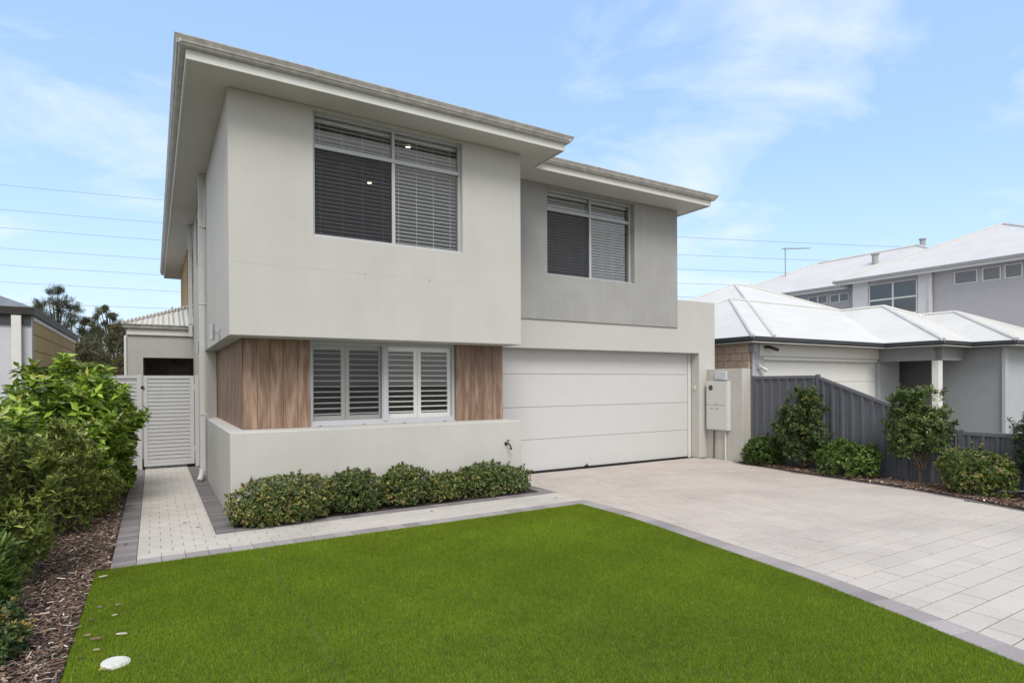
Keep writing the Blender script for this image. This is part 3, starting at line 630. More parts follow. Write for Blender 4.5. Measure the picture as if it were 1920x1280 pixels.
mb = MB(); mb.tube([(4.97, 8.33, .757), (4.97, 8.33, .80)], .007, 8); mb.tube([(4.945, 8.33, .805), (4.995, 8.33, .815)], .009, 8); obj('handle', mb, M_brass, t)
t = thing('doorbell', 'small cream button box on the garage door reveal', 'doorbell', (10.74, 9.55, 1.61))
mb = MB(); mb.box(10.725, 10.749, 9.52, 9.575, 1.57, 1.66); obj('case', mb, M_cream, t, bevel=.006)
mb = MB(); mb.tube([(10.725, 9.547, 1.625), (10.719, 9.547, 1.625)], .011, 10); obj('button', mb, M_plast, t)
# side gate + slatted fence
G = thing('side_gate', 'white slatted side gate closed at the end of the path', 'gate', (-.18, 14.45, 0))
mb = MB(); mb.slab('y', 14.43, 14.47, -.175, .75, .06, 1.945, [(-.105, .675, .12, 1.875)]); obj('gate_frame', mb, M_gate, G, bevel=.003)
mb = MB(); z = .125
while z < 1.87: mb.box(-.105, .675, 14.442, 14.458, z, min(z+.068, 1.873)); z += .0795
obj('slats', mb, M_gate, G)
mb = MB(); mb.box(-.105, .675, 14.475, 14.477, .12, 1.87); obj('gap_shade_sheet', mb, mat('slat_shadow', (.12, .12, .12), .8, 0), G)  # dark sheet stands in for the shade seen through the gate slats
mb = MB(); mb.box(-.225, -.165, 14.40, 14.425, 1.66, 1.73); obj('latch', mb, M_blk, G, bevel=.004)
for z in (.35, 1.65): mb = MB(); mb.tube([(.762, 14.43, z), (.762, 14.43, z+.1)], .012, 8); obj('hinge', mb, M_gate, G)
P = thing('slat_fence', 'pale slatted fence left of the gate behind the leafy shrubs', 'fence', (-.25, 14.45, 0))
mb = MB(); z = .1
while z < 1.86: mb.box(-1.85, -.29, 14.44, 14.455, z, z+.068); z += .0795
mb.box(-1.85, -.29, 14.42, 14.47, 1.89, 1.95); obj('slat_panel', mb, M_gate, P)
mb = MB(); mb.box(-1.85, -.29, 14.475, 14.477, .1, 1.9); obj('gap_shade_sheet', mb, mat('slat_shadow_b', (.12, .12, .12), .8, 0), P)  # shade in the fence gaps put in as a dark-coloured sheet
for x in (-.29, -1.9): mb = MB(); mb.box(x, x+.085, 14.40, 14.485, -.02, 1.96); obj('post', mb, M_gate, P, bevel=.003)
mb = MB(); mb.box(.765, .838, 14.41, 14.48, 0, 1.96); obj('post', mb, M_gate, P, bevel=.003)
# boundary pillar wall, meter box
t = thing('boundary_wall', 'cream rendered pillar wall between the garage and the dark fence', 'wall', (11.0, 8.45, 0))
mb = MB(); mb.box(11.0, 11.279, 8.45, 9.417, -.05, 2.045); obj('pillar', mb, mat('stained_render', (.49, .48, .45), .85, .04, 2.5, .25, 45, streak=.07), t, bevel=.01)
t = thing('meter_box', 'white two door meter box fixed to the pillar wall', 'meter box', (10.95, 9.04, .66))
mb = MB(); mb.box(10.885, 10.999, 8.75, 9.33, .665, 1.765); obj('case', mb, M_meter, t, bevel=.008)
mb = MB(); mb.box(10.873, 10.8845, 8.775, 9.325, 1.235, 1.755); d = obj('upper_door', mb, M_meter, t, bevel=.004)
q = MB(); q.tube([(10.873, 9.20, 1.62), (10.868, 9.20, 1.62)], .058, 24); obj('viewing_window', q, M_blk, d)
q = MB(); q.tube([(10.868, 9.20, 1.62), (10.866, 9.20, 1.62)], .022, 16); obj('dial', q, mat('dial_grey', (.2, .2, .2), .3, 0), d)
q = MB(); q.box(10.862, 10.873, 9.035, 9.06, 1.25, 1.29); obj('latch', q, M_lamp, d)
mb = MB(); mb.box(10.873, 10.8845, 8.775, 9.325, .68, 1.215); d = obj('lower_door', mb, M_meter, t, bevel=.004)
for yy in (8.98, 9.13): q = MB(); q.box(10.8715, 10.8728, yy, yy+.09, 1.135, 1.16); obj('vent_mark', q, mat('vent_grey', (.32, .32, .31), .7, 0), d)
t = thing('utility_box', 'small pale blue plastic box above the white meter box', 'utility box', (10.97, 8.98, 1.79))
mb = MB(); mb.box(10.93, 10.999, 8.83, 9.14, 1.79, 1.99); obj('case', mb, M_net, t, bevel=.012)
mb = MB(); mb.box(10.927, 10.9305, 8.93, 9.11, 1.815, 1.825); mb.tube([(10.9305, 8.91, 1.87), (10.927, 8.91, 1.87)], .009, 10); obj('seam_and_lock', mb, mat('lock_blue', (.16, .2, .26), .5, 0), t)
mb = MB(); mb.tube([(10.975, 9.2, 0), (10.98, 9.2, .35), (10.97, 9.195, .67)], .014, 8); tag(obj('conduit', mb, M_rust), 'thin brown conduit running down from the meter box', 'pipe')
mb = MB(); mb.tube([(10.965, 8.87, -.01), (10.965, 8.87, .67)], .02, 10); tag(obj('conduit', mb, M_plast), 'white plastic pipe running down from the meter box', 'pipe')

# ------------------------------------------------------------------ dark steel fence
FX = 11.32
FE = thing('steel_fence', 'dark grey corrugated steel fence stepping down along the driveway', 'fence', (FX, 8.42, 0))
def ftop(y): return 1.87 if y > 6.94 else (.935+(y-4.49)/(6.94-4.49)*(1.87-.935) if y > 4.49 else .925)
def sheet(ya, yb, zo=-.035):
    mb = MB(); pitch = .19; y = ya; V = []; 
    prof = [(0, 0), (.03, .0), (.045, .028), (.085, .028), (.1, 0), (.145, .0), (.15, .006), (.155, 0)]
    ys = []
    yy = yb
    while yy > ya:
        for a, d in prof:
            if yy-a > ya: ys.append((yy-a, d))
        yy -= pitch
    ys.append((ya, 0))
    n = len(ys)
    for (yy, d) in ys: V += [(FX-d, yy, .0), (FX-d, yy, ftop(yy)+zo)]
    mb.add(V, [(2*i, 2*i+1, 2*i+3, 2*i+2) for i in range(n-1)]); return mb
for a, b in ((6.94, 8.42), (4.49, 6.90), (2.1, 4.45), (-.3, 2.06)): obj('panel', sheet(a+.03, b-.02), M_fence, FE)
for y, h in ((8.40, 1.88), (6.92, 1.89), (4.47, .95), (2.08, .94), (-.3, .94)):
    mb = MB(); mb.box(FX-.03, FX+.03, y-.035, y+.035, -.05, h); obj('post', mb, M_fence, FE, bevel=.003)
for a, b in ((6.96, 8.40), (4.49, 6.92), (2.1, 4.45), (-.3, 2.06)):
    mb = MB(); za, zb = ftop(a+.001), ftop(b)
    V = [(FX+o, y, z+dz) for (y, z) in ((a, za), (b, zb)) for o, dz in ((-.034, -.06), (-.034, -.005), (-.024, .004), (.024, .004), (.034, -.005), (.034, -.06))]
    mb.add(V, [(i, (i+1) % 6, 6+(i+1) % 6, 6+i) for i in range(6)]+[(5, 4, 3, 2, 1, 0), (6, 7, 8, 9, 10, 11)]); obj('rail', mb, M_fencecap, FE)

# ------------------------------------------------------------------ foliage
def norm(a): return a/np.maximum(np.linalg.norm(a, axis=-1, keepdims=True), 1e-9)
def leaf_mesh(base, d, up, ln, wr, fold=.22, droop=.12):
    """returns V,F for folded 4-triangle leaves"""
    n = len(base); s = norm(np.cross(d, up)); u = np.cross(s, d); ln = ln[:, None]; w = ln*wr
    mid = base+d*ln*.48-u*w*fold*.5+0; tip = base+d*ln-u*ln*droop
    Lf = base+d*ln*.45+s*w*.5+u*w*fold*.5; Rt = base+d*ln*.45-s*w*.5+u*w*fold*.5
    V = np.stack([base, Rt, mid, Lf, tip], 1).reshape(-1, 3)
    f = np.array([(0, 1, 2), (0, 2, 3), (2, 1, 4), (2, 4, 3)]); Fs = (np.arange(n)[:, None, None]*5+f[None]).reshape(-1, 3)
    return V, Fs
def whorls(c, axis, k, ln, wr, th=(40, 85), col=None, tipcol=None, ptip=.2, cvar=.28):
    """k leaves about each cluster centre c with growth axis"""
    n = len(c); r = norm(rng.normal(size=(n, 3))); a = norm(np.cross(axis, r)); b = np.cross(axis, a)
    V, Fs, C = [], [], []
    tipk = rng.random(n) < ptip; cb = np.clip(rng.normal(1, cvar, n), .45, 1.7)[:, None]
    for i in range(k):
        phi = 2*np.pi*i*.618*1.0+rng.normal(0, .35, n); t = np.radians(np.linspace(th[0], th[1], k)[i]+rng.normal(0, 10, n))
        d = norm(axis*np.cos(t)[:, None]+(a*np.cos(phi)[:, None]+b*np.sin(phi)[:, None])*np.sin(t)[:, None])
        base = c-axis*(ln*.35*i/k)+rng.normal(0, ln*.06, (n, 3))
        l = ln*rng.uniform(.65, 1.15, n)*(.75+.25*i/k)
        up = norm(axis+rng.normal(0, .35, (n, 3)))
        v, f = leaf_mesh(base, d, up, l, wr*rng.uniform(.85, 1.15, n)[:, None])
        cc = col[rng.choice(len(col), n)]*rng.normal(1, .16, n)[:, None]*cb
        if tipcol is not None:
            tc_ = tipcol[rng.choice(len(tipcol), n)]*rng.normal(1, .1, n)[:, None]
            sel = tipk & (i < k*.6); cc[sel] = tc_[sel]
        Fs.append(f+sum(len(q) for q in V)); V.append(v); C.append(np.repeat(cc, 5, 0))
    return np.concatenate(V), np.concatenate(Fs), np.clip(np.concatenate(C), .003, 1)
def lumps(nl, s, amp):
    D = norm(rng.normal(size=(nl, 3))); A = rng.uniform(-amp, amp, nl)
    return lambda d: 1+(np.exp((d@D.T-1)*s)*A).sum(1)
def shrub(label, c, rx, ry, h, nc, k, ln, wr, pal, tips=None, ptip=.2, group=None, zb=.02, mat_=None, name='shrub', shell=.72, amp=.22, upb=.55, cat='shrub', spikes=0, trunk=0., th=(38, 85), sharp=6, lobes=0, lr=.52):
    """c base centre; ellipsoidal lumpy crown of leaf whorls plus stems"""
    t = thing(name, label, cat, (c[0], c[1], 0), group); lf = lumps(16, sharp, amp)
    d = norm(rng.normal(size=(nc, 3))); lim = -.8 if not trunk else -.6; d[:, 2] = np.where(d[:, 2] < lim, -d[:, 2]*.7, d[:, 2]); d = norm(d)
    rr = np.where(rng.random(nc) < shell, rng.uniform(.86, 1.03, nc), rng.uniform(.35, .88, nc))*lf(d)
    ctr = np.array([c[0], c[1], trunk+(h-trunk)*.46]); R = np.array([rx, ry, (h-trunk)*.54])
    hz = np.linalg.norm(d[:, :2], axis=1); lowm = d[:, 2] < .1
    tgt = np.where(lowm, np.maximum(hz, 1-.18*np.minimum(1, np.abs(d[:, 2]-.1)/1.1)), hz)**(1. if trunk else .8)
    dd = d.copy(); dd[:, :2] *= (tgt/np.maximum(hz, .05))[:, None]
    if lobes:
        lc = norm(rng.normal(size=(lobes, 3)))*rng.uniform(.35, .72, (lobes, 1)); lc[:, 2] = np.where(lc[:, 2] < -.6, -.2, lc[:, 2]); ls = rng.uniform(.75, 1.15, lobes)*lr
        li = rng.choice(lobes, nc, p=ls**2/np.sum(ls**2)); dl = lc[li]+d*(rr*ls[li])[:, None]; dl *= np.minimum(1, 1.06/np.maximum(np.linalg.norm(dl, axis=1), .01))[:, None]; fill = rng.random(nc) < (.45 if not trunk else .12); dd = np.where(fill[:, None], dd*(.92*rr)[:, None], dl); rr = np.ones(nc)
    p = ctr+dd*rr[:, None]*R
    if spikes:
        cand = np.where((d[:, 2] > .25) & (rr > .85*lf(d)))[0] if not lobes else np.where((d[:, 2] > .1) & (np.linalg.norm(dd, axis=1) > .85))[0]; ii = rng.choice(cand, spikes); ht = rng.uniform(.3, 1.25, spikes)*ln*1.6; od = norm(d[ii]+np.array([0, 0, .9]))
        for fr in (.25, .5, .75, 1.):
            p = np.concatenate([p, p[ii]+od*(ht*fr)[:, None]]); d = np.concatenate([d, od])
    ok = p[:, 2] > zb; p, d = p[ok], d[ok]; ax = norm(d*.7+np.array([0, 0, upb])+rng.normal(0, .3, (len(p), 3)))
    V, Fs, C = whorls(p, ax, k, ln, wr, th, np.array(pal), None if tips is None else np.array(tips), ptip)
    V[:, 2] = np.maximum(V[:, 2], .004+rng.random(len(V))*.004)
    npmesh('foliage', V, Fs, C, mat_ or M_leaf, t)
    mb = MB(); ns = 9 if not trunk else 14
    b0 = Vector((c[0], c[1], 0))
    if trunk: mb.tube([b0, b0+Vector((.01, .01, trunk*.6)), b0+Vector((0, 0, trunk*1.2))], [.028, .022, .018], 8)
    for i in rng.choice(len(p), ns):
        e = Vector(p[i]); s = b0+Vector((random.uniform(-.08, .08), random.uniform(-.08, .08), trunk*.9)); m_ = s.lerp(e, .5)+Vector((0, 0, .06)); mb.tube([s, m_, e], [.011, .008, .003], 5)
    obj('stem', mb, M_bark, t)
    return t
hedge_pal = [tuple(1.75*np.array(q)) for q in [(.055, .085, .022), (.04, .065, .02), (.09, .125, .03), (.03, .05, .018), (.12, .14, .035), (.05, .085, .04)]]
hedge_tip = [(.42, .36, .10), (.36, .26, .10), (.30, .32, .07), (.28, .17, .08), (.46, .42, .16)]
GH = 'low clipped shrubs along the white planter wall'
shrub('widest low rounded shrub with yellow tips at the left end of the planter wall', (1.42, 8.02), .68, .38, .62, 4800, 7, .036, .55, hedge_pal, hedge_tip, .36, GH, spikes=60, amp=.16, lobes=9, lr=.6)
shrub('darker green low shrub, second from the left along the planter wall', (2.34, 8.08), .42, .30, .55, 2000, 7, .036, .55, [tuple(.85*np.array(x)) for x in hedge_pal], hedge_tip, .14, GH, spikes=50, amp=.2, lobes=9, lr=.6)
shrub('low rounded shrub, third from the left, in the middle of the planter wall', (3.06, 8.12), .42, .29, .56, 2200, 7, .036, .55, hedge_pal, hedge_tip, .22, GH, spikes=50, amp=.18, lobes=9, lr=.6)
shrub('smaller low shrub, fourth from the left along the planter wall', (3.74, 8.14), .42, .27, .43, 1600, 7, .036, .55, hedge_pal, hedge_tip, .32, GH, spikes=30, amp=.18, lobes=9, lr=.6)
shrub('low shrub under the garden tap at the right end of the planter wall', (4.62, 8.16), .68, .29, .50, 3000, 7, .036, .55, hedge_pal, hedge_tip, .16, GH, spikes=60, amp=.22, lobes=9, lr=.6)
rp = [(.05, .085, .022), (.035, .06, .018), (.08, .13, .03), (.11, .16, .035), (.03, .05, .02)]
shrub('low bright green bush at the foot of the pillar wall', (11.0, 7.95), .40, .42, .62, 900, 7, .055, .5, [(.07, .13, .02), (.045, .08, .018), (.1, .18, .03), (.03, .06, .015)], [(.16, .24, .05)], .2, 'low bushes along the dark fence', spikes=25, lobes=6, lr=.55)
shrub('tall dark green shrub in front of the highest fence panel', (11.03, 7.05), .42, .56, 1.62, 1500, 7, .08, .38, [(.06, .10, .03), (.042, .075, .024), (.09, .14, .04), (.13, .18, .055)], [(.20, .24, .06), (.3, .27, .07)], .10, 'tall shrubs along the dark fence', spikes=60, trunk=.1, amp=.3, lobes=11, lr=.40)
shrub('spreading light green bush between the two tall shrubs', (10.92, 6.05), .40, .62, .66, 1500, 7, .055, .5, [(.11, .2, .03), (.07, .125, .025), (.15, .26, .04), (.05, .085, .02)], [(.2, .28, .06), (.24, .26, .1)], .22, 'low bushes along the dark fence', spikes=50, lobes=8, lr=.5)
shrub('tall bushy shrub on a thin trunk before the sloping fence panel', (11.0, 4.95), .42, .50, 1.62, 1500, 7, .08, .34, [(.075, .12, .035), (.052, .087, .028), (.12, .175, .05), (.17, .23, .07)], [(.22, .26, .09), (.18, .23, .06)], .16, 'tall shrubs along the dark fence', spikes=80, trunk=.33, amp=.28, lobes=11, lr=.42)
shrub('yellow green rounded bush beside the low fence panel', (10.75, 4.12), .38, .52, .66, 1700, 7, .05, .5, [(.11, .18, .035), (.07, .12, .03), (.15, .24, .045), (.055, .09, .03)], [(.34, .33, .12), (.30, .32, .08), (.36, .27, .12)], .42, 'low bushes along the dark fence', spikes=50, lobes=8, lr=.5)
shrub('tall dark shrub cut by the right edge of the picture', (11.0, 3.2), .38, .48, 1.5, 1500, 7, .08, .3, [(.04, .065, .022), (.03, .05, .018), (.07, .11, .035)], [(.16, .2, .06)], .12, 'tall shrubs along the dark fence', spikes=40, trunk=.2, amp=.25, lobes=9, lr=.45)
vib = [(.18, .29, .025), (.12, .21, .018), (.25, .37, .04), (.07, .13, .016), (.31, .42, .07)]
vtip = [(.40, .48, .18), (.34, .44, .09), (.48, .54, .28), (.40, .4, .08)]
GV = 'large leaved shrubs in front of the slatted fence'
shrub('large leaved green shrub reaching towards the side gate', (-.80, 11.8), .52, .9, 1.84, 760, 9, .19, .42, vib, vtip, .18, GV, spikes=22, amp=.28, lobes=9, lr=.5, th=(45, 95))
shrub('tall large leaved shrub in the middle with long pale new leaves', (-1.10, 10.3), .55, .8, 1.90, 760, 9, .19, .42, vib, vtip, .24, GV, spikes=30, amp=.3, lobes=9, lr=.5, th=(45, 95))
shrub('large leaved shrub by the corner of the pale neighbouring wall', (-1.45, 9.1), .52, .7, 1.66, 620, 9, .19, .42, vib, vtip, .2, GV, spikes=26, amp=.3, lobes=8, lr=.5, th=(45, 95))
fine = [(.14, .18, .035), (.09, .125, .025), (.20, .24, .05), (.06, .085, .02), (.26, .29, .07)]
ftip = [(.30, .33, .04), (.18, .22, .05), (.24, .22, .06)]
GF = 'fine leaved shrubs at the edge of the left bed'
shrub('fine leaved olive shrub with small yellow flowers, behind the nearest one', (-1.02, 8.75), .40, .5, 1.30, 950, 9, .085, .28, fine, ftip, .16, GF, spikes=60, amp=.25, lobes=9, lr=.55, th=(20, 70), upb=.9)
shrub('low dark fine leaved shrub beside the charcoal path band', (-.70, 9.75), .30, .38, .62, 800, 8, .055, .32, fine, ftip, .06, GF, spikes=20, amp=.25, th=(25, 75))
shrub('biggest fine leaved dark green shrub near the lawn corner', (-1.14, 6.75), .42, .44, 1.26, 1250, 9, .09, .3, fine, ftip, .15, GF, spikes=90, amp=.25, lobes=10, lr=.55, th=(20, 70), upb=.9)
shrub('fine leaved dark shrub behind the biggest one at the picture edge', (-1.5, 7.9), .42, .5, 1.22, 750, 9, .09, .28, fine, ftip, .15, GF, spikes=60, amp=.25, th=(20, 70), upb=.9)
shrub('clump of long upright green leaves at the left edge', (-1.17, 5.72), .28, .30, .66, 170, 8, .17, .2, [(.07, .13, .02), (.05, .09, .018), (.11, .17, .03)], [(.2, .26, .06)], .2, None, spikes=0, amp=.2, th=(10, 50), upb=1.2)
shrub('small low bush with orange yellow tips in the mulch near the lawn', (-.93, 4.93), .24, .24, .34, 420, 7, .05, .5, [(.06, .1, .03), (.04, .07, .03), (.09, .14, .04)], [(.28, .2, .05), (.3, .26, .07)], .3, None, spikes=8)

# ------------------------------------------------------------------ small things on the lawn
t = thing('inspection_cover', 'round white plastic cover set into the turf near the mulch', 'cover', (-.215, 4.465, 0))
mb = MB(); n = 28; mb.tube([(-.215, 4.465, -.01), (-.213, 4.463, .014)], [.08, .08], n); mb.tube([(-.213, 4.463, .014), (-.2125, 4.4625, .019)], [.074, .062], n); obj('lid', mb, M_plast, t)
spots = [(-.40, 6.50, 'long pale bark chip nearest the path corner', (.5, .44, .38)), (-.30, 6.62, 'dark bark chip against the path corner', (.12, .09, .07)), (-.37, 5.62, 'thin grey brown chip on the turf near the mulch edge', (.25, .2, .17)),
         (-.25, 5.60, 'thin chip farthest from the mulch in its row', (.28, .22, .17)), (-.40, 5.33, 'dark chip at the turf edge', (.10, .07, .055)), (-.26, 5.36, 'slim straw coloured chip lying across the turf', (.45, .4, .3)),
         (-.40, 5.03, 'small pinkish chip at the turf edge', (.4, .25, .18)), (-.345, 4.93, 'largest brown bark chip on the turf', (.2, .14, .11)), (-.20, 4.93, 'pale flake right of the largest brown chip', (.5, .45, .38)),
         (-.33, 4.72, 'tiny pale chip between the big chip and the round cover', (.42, .33, .25)), (-.40, 4.62, 'dark chip between mulch and round cover', (.07, .055, .05)), (-.28, 4.38, 'yellow brown leaf at the left rim of the round cover', (.38, .32, .07))]
for x, y, lab, c in spots:
    mb = MB(); l = .036 if 'largest' in lab or 'long' in lab else .019; a = random.uniform(-.5, .5); ca, sa = math.cos(a), math.sin(a); w = l*.26; z = .022
    pts = [(-l, -w*.5), (-l*.3, -w), (l*.6, -w*.8), (l, 0), (l*.5, w), (-l*.5, w*.9)]
    P6 = [(x+px*ca-py*sa, y+px*sa+py*ca) for px, py in pts]
    mb.add([(p[0], p[1], z-.002) for p in P6]+[(p[0]*.99+x*.01, p[1]*.99+y*.01, z+.006) for p in P6], [(5,4,3,2,1,0), (6,7,8,9,10,11)]+[(i, (i+1) % 6, 6+(i+1) % 6, 6+i) for i in range(6)])
    o = obj('bark_chip', mb, mat('chip_colour', c, .9, .2, 40)); tag(o, lab, 'bark chip', 'stray chips on the turf beside the mulch')
for x, y, lab in ((-.27, 7.75, 'dry brown leaf on the charcoal band left of the path'), (.33, 8.55, 'dark dry leaf in the middle of the pale path'), (.46, 8.2, 'small green brown leaf on the path near the planter corner'), (5.22, 7.35, 'tiny dark leaf on the pale path near the driveway'), (-.3, 10.2, 'dark leaf on the far charcoal band'), (3.25, 7.5, 'dark speck of leaf on the pale path before the middle shrub')):
    mb = MB(); a = random.uniform(0, 3)
    for k in range(3):
        aa = a+k*2.0; u = Vector((math.cos(aa), math.sin(aa), .25)); v_ = Vector((-math.sin(aa), math.cos(aa), 0)); c0 = Vector((x, y, .006)); l = .028
        mb.add([c0, c0+u*l*.5+v_*.009, c0+u*l, c0+u*l*.5-v_*.009, c0+Vector((0, 0, .002)), c0+u*l*.5+v_*.009+Vector((0, 0, .002)), c0+u*l+Vector((0, 0, .002)), c0+u*l*.5-v_*.009+Vector((0, 0, .002))], [(3,2,1,0),(4,5,6,7),(0,1,5,4),(1,2,6,5),(2,3,7,6),(3,0,4,7)])
    tag(obj('fallen_leaf', mb, mat('dry_leaf', (.09, .06, .04), .8, .2, 60)), lab, 'leaf', 'dry leaves lying on the paving')
t = thing('irrigation_box', 'white irrigation valve box with a short grey pipe among the shrubs at right', 'valve box', (10.7, 3.55, 0))
mb = MB(); mb.box(10.72, 10.84, 3.32, 3.47, .12, .24); obj('case', mb, M_plast, t, bevel=.01)
mb = MB(); mb.tube([(10.78, 3.46, .15), (10.78, 3.79, .10), (10.78, 3.80, -.02)], .014, 8); mb.tube([(10.78, 3.63, .117), (10.78, 3.66, .115)], .022, 10); mb.tube([(10.78, 3.73, .109), (10.78, 3.76, .107)], .022, 10); obj('pipe', mb, M_lamp, t)

# ------------------------------------------------------------------ right neighbour, single storey
A = thing('bungalow', 'single storey neighbour with white corrugated hip roofs and charcoal gutters', 'house', (12.7, 9.55, 0))
mb = MB(); mb.slab('y', 9.55, 9.75, 12.93, 19.94, 0, 2.7, [(13.27, 18.81, -1, 2.4)])
obj('garage_wall', mb, M_n1pier, A)
mb = MB(); mb.box(13.28, 18.80, 9.58, 9.62, 2.31, 2.7); mb.box(13.1, 18.95, 9.535, 9.549, 2.41, 2.7); obj('door_header', mb, M_n1door, A)
zz = [0, .58, 1.16, 1.74, 2.32]; mb = MB()
for a, b in zip(zz, zz[1:]): mb.box(13.28, 18.80, 9.68, 9.72, a+.004, b-.004)
obj('garage_door', mb, M_n1door, A, bevel=.003)
mb = MB(); mb.box(12.68, 12.93, 9.56, 15.0, 0, 2.7); obj('brick_wall', mb, M_brickN1, A)
mb = MB(); mb.tube([(12.78, 9.50, 0), (12.78, 9.50, 2.62)], .045, 10); mb.box(12.70, 12.86, 9.42, 9.549, 2.5, 2.66); obj('downpipe', mb, M_n1pier, A)
mb = MB(); mb.box(20.3, 20.5, 7.05, 12.5, 0, 2.7); obj('porch_side_wall', mb, M_n1wall, A)
mb = MB(); mb.box(20.285, 20.299, 8.75, 9.7, 0, 2.36); obj('entry_door', mb, mat('entry_door_grey', (.13, .13, .14), .5, .03, 4), A)
mb = MB(); mb.box(20.5, 27, 7.05, 7.25, 0, 2.7); obj('front_wall', mb, M_n1pier, A)
mb = MB(); mb.box(20.24, 20.44, 6.96, 7.04, 0, 2.7); obj('downpipe', mb, M_n1pier, A)
mb = MB(); mb.box(18.72, 18.92, 8.1, 9.549, 2.33, 2.7); mb.box(18.92, 20.299, 7.95, 8.1, 2.33, 2.7); obj('porch_beam', mb, M_n1wall, A)
mb = MB(); mb.box(18.73, 18.98, 7.96, 8.12, 0, 2.32); obj('porch_post', mb, M_n1door, A)
mb = MB(); mb.prism([(12.25, 15.2), (12.25, 9.12), (18.22, 9.12), (18.22, 7.63), (19.93, 7.63), (19.93, 6.61), (27, 6.61), (27, 15.2)], 2.701, 2.72); obj('soffit', mb, M_soffit, A)
e3 = [(12.32, 15.3), (12.32, 9.19), (18.29, 9.19), (18.29, 7.70), (20.0, 7.70), (20.0, 6.68), (27, 6.68)]
mb = MB(); mb.sweep(e3, [(0, 2.69), (.02, 2.69), (.02, 2.74), (.09, 2.75), (.10, 2.84), (.085, 2.85), (0, 2.85)]); obj('gutter', mb, M_n1dark, A)
mb = MB(); cp = MB()
hip(mb, 13.06, 24.4, 9.10, 19.7, 2.85, T25, cp, .05); hip(mb, 12.226, 24.4, 9.096, 15.4, 2.844, T25, cp, .05)
hip(mb, 18.2, 24.3, 7.611, 18, 2.852, T25, cp, .06); hip(mb, 19.914, 24.7, 6.591, 16, 2.848, T25, cp, .06)
rf = obj('roof', mb, M_roofw, A); obj('ridge_cap', cp, M_roofw, rf)
t = thing('security_camera', 'small black security camera under the dark eave', 'camera', (13.35, 9.5, 2.6))
mb = MB(); mb.tube([(13.30, 9.40, 2.62), (13.5, 9.30, 2.55)], .04, 12); obj('camera_body', mb, M_blk, t)
mb = MB(); mb.box(13.27, 13.33, 9.38, 9.534, 2.60, 2.66); obj('bracket', mb, M_blk, t)
t = thing('sensor_light', 'small white sensor light on the neighbouring garage pier', 'light', (13.05, 9.5, 2.08))
mb = MB(); mb.tube([(13.02, 9.48, 2.14), (13.16, 9.38, 2.03)], [.03, .045], 12); obj('lamp_head', mb, M_plast, t)
mb = MB(); mb.box(12.99, 13.07, 9.48, 9.549, 2.08, 2.2); obj('bracket', mb, M_plast, t)

# ------------------------------------------------------------------ right neighbour, two storey
B = thing('two_storey_house', 'lilac grey two storey house with pale corrugated roof behind the bungalow', 'house', (24.34, 5.5, 0))
mb = MB(); mb.box(24.34, 32, 5.3, 13.4, 0, 5.79); obj('wall', mb, M_n2wall, B)
mb = MB(); mb.box(25.32, 33, 13.4, 21.2, 0, 5.79); obj('rear_wall', mb, M_n2wall, B)
mb = MB(); mb.box(24.32, 24.339, 10.55, 11.0, 0, 5.79); mb.box(24.32, 24.339, 12.8, 13.4, 0, 5.79); obj('render_band', mb, M_n2trim, B)
mb = MB(); mb.box(24.22, 24.31, 10.5, 10.6, 0, 5.7); obj('downpipe', mb, M_n2trim, B)
def n2win(x, y0, y1, z0, z1, mull=(), trans=None, vent=False):
    xs = sorted([y0]+list(mull)+[y1]); holes = []
    zs_ = [z0]+([trans] if trans else [])+[z1]
    for a, b in zip(xs, xs[1:]):
        for c, d in zip(zs_, zs_[1:]): holes.append((a+.03, b-.03, c+.03, d-.03))
    mb = MB(); mb.slab('x', x-.03, x-.001, y0, y1, z0, z1, holes); w = obj('window', mb, M_fascia, B)
    for h in holes:
        g = MB(); g.box(x-.014, x-.004, h[0], h[1], h[2], h[3]); obj('pane', g, M_n2pane, w)
        if vent:
            g = MB(); z = h[2]+.03
            while z < h[3]: g.box(x-.02, x-.0145, h[0], h[1], z, z+.012); z += .06
            obj('blind', g, M_n2gut, w)
M_n2pane = mat('dark_reflecting_pane', (.05, .06, .07), .06, 0, spec=1.0)
n2win(24.34, 11.03, 12.75, 4.30, 5.56, (11.87,), 4.92)
for a, b in ((9.14, 9.83), (8.48, 9.0), (7.90, 8.38)): n2win(24.34, a, b, 5.14, 5.60, vent=True)
for a, b in ((6.9, 7.7),): n2win(24.34, a, b, 5.14, 5.60, vent=True)
n2win(25.32, 15.03, 15.92, 5.18, 5.55, (15.47,), vent=True); n2win(25.32, 14.10, 14.91, 5.16, 5.52, (14.5,), vent=True)
mb = MB(); mb.box(23.9, 24.339, 5.3, 13.85, 5.80, 5.82); mb.box(24.85, 25.319, 13.9, 21.6, 5.80, 5.82); mb.box(24.34, 25.32, 13.41, 13.85, 5.80, 5.82); obj('soffit', mb, M_n2trim, B)
mb = MB(); mb.sweep([(26.5, 13.86), (23.9, 13.86), (23.9, 5.0)], [(0, 5.62+.02), (0, 5.80), (-.02, 5.80), (-.02, 5.64)]); mb.sweep([(28, 21.7), (24.88, 21.7), (24.88, 13.9)], [(0, 5.64), (0, 5.80), (-.02, 5.80), (-.02, 5.64)]); obj('fascia', mb, M_n2trim, B)
gp = [(.0, 5.72), (.06, 5.72), (.08, 5.76), (.10, 5.82), (.09, 5.82), (0, 5.76)]
mb = MB(); mb.sweep([(26.5, 13.86), (23.9, 13.86), (23.9, 5.0)], gp); mb.sweep([(28, 21.7), (24.88, 21.7), (24.88, 13.9)], gp); obj('gutter', mb, M_n2gut, B)
mb = MB(); cp = MB(); hip(mb, 23.84, 32.2, 5.5, 13.88, 5.81, T25, cp, .06); hip(mb, 24.82, 33, 9.0, 21.75, 5.806, T25, cp, .06)
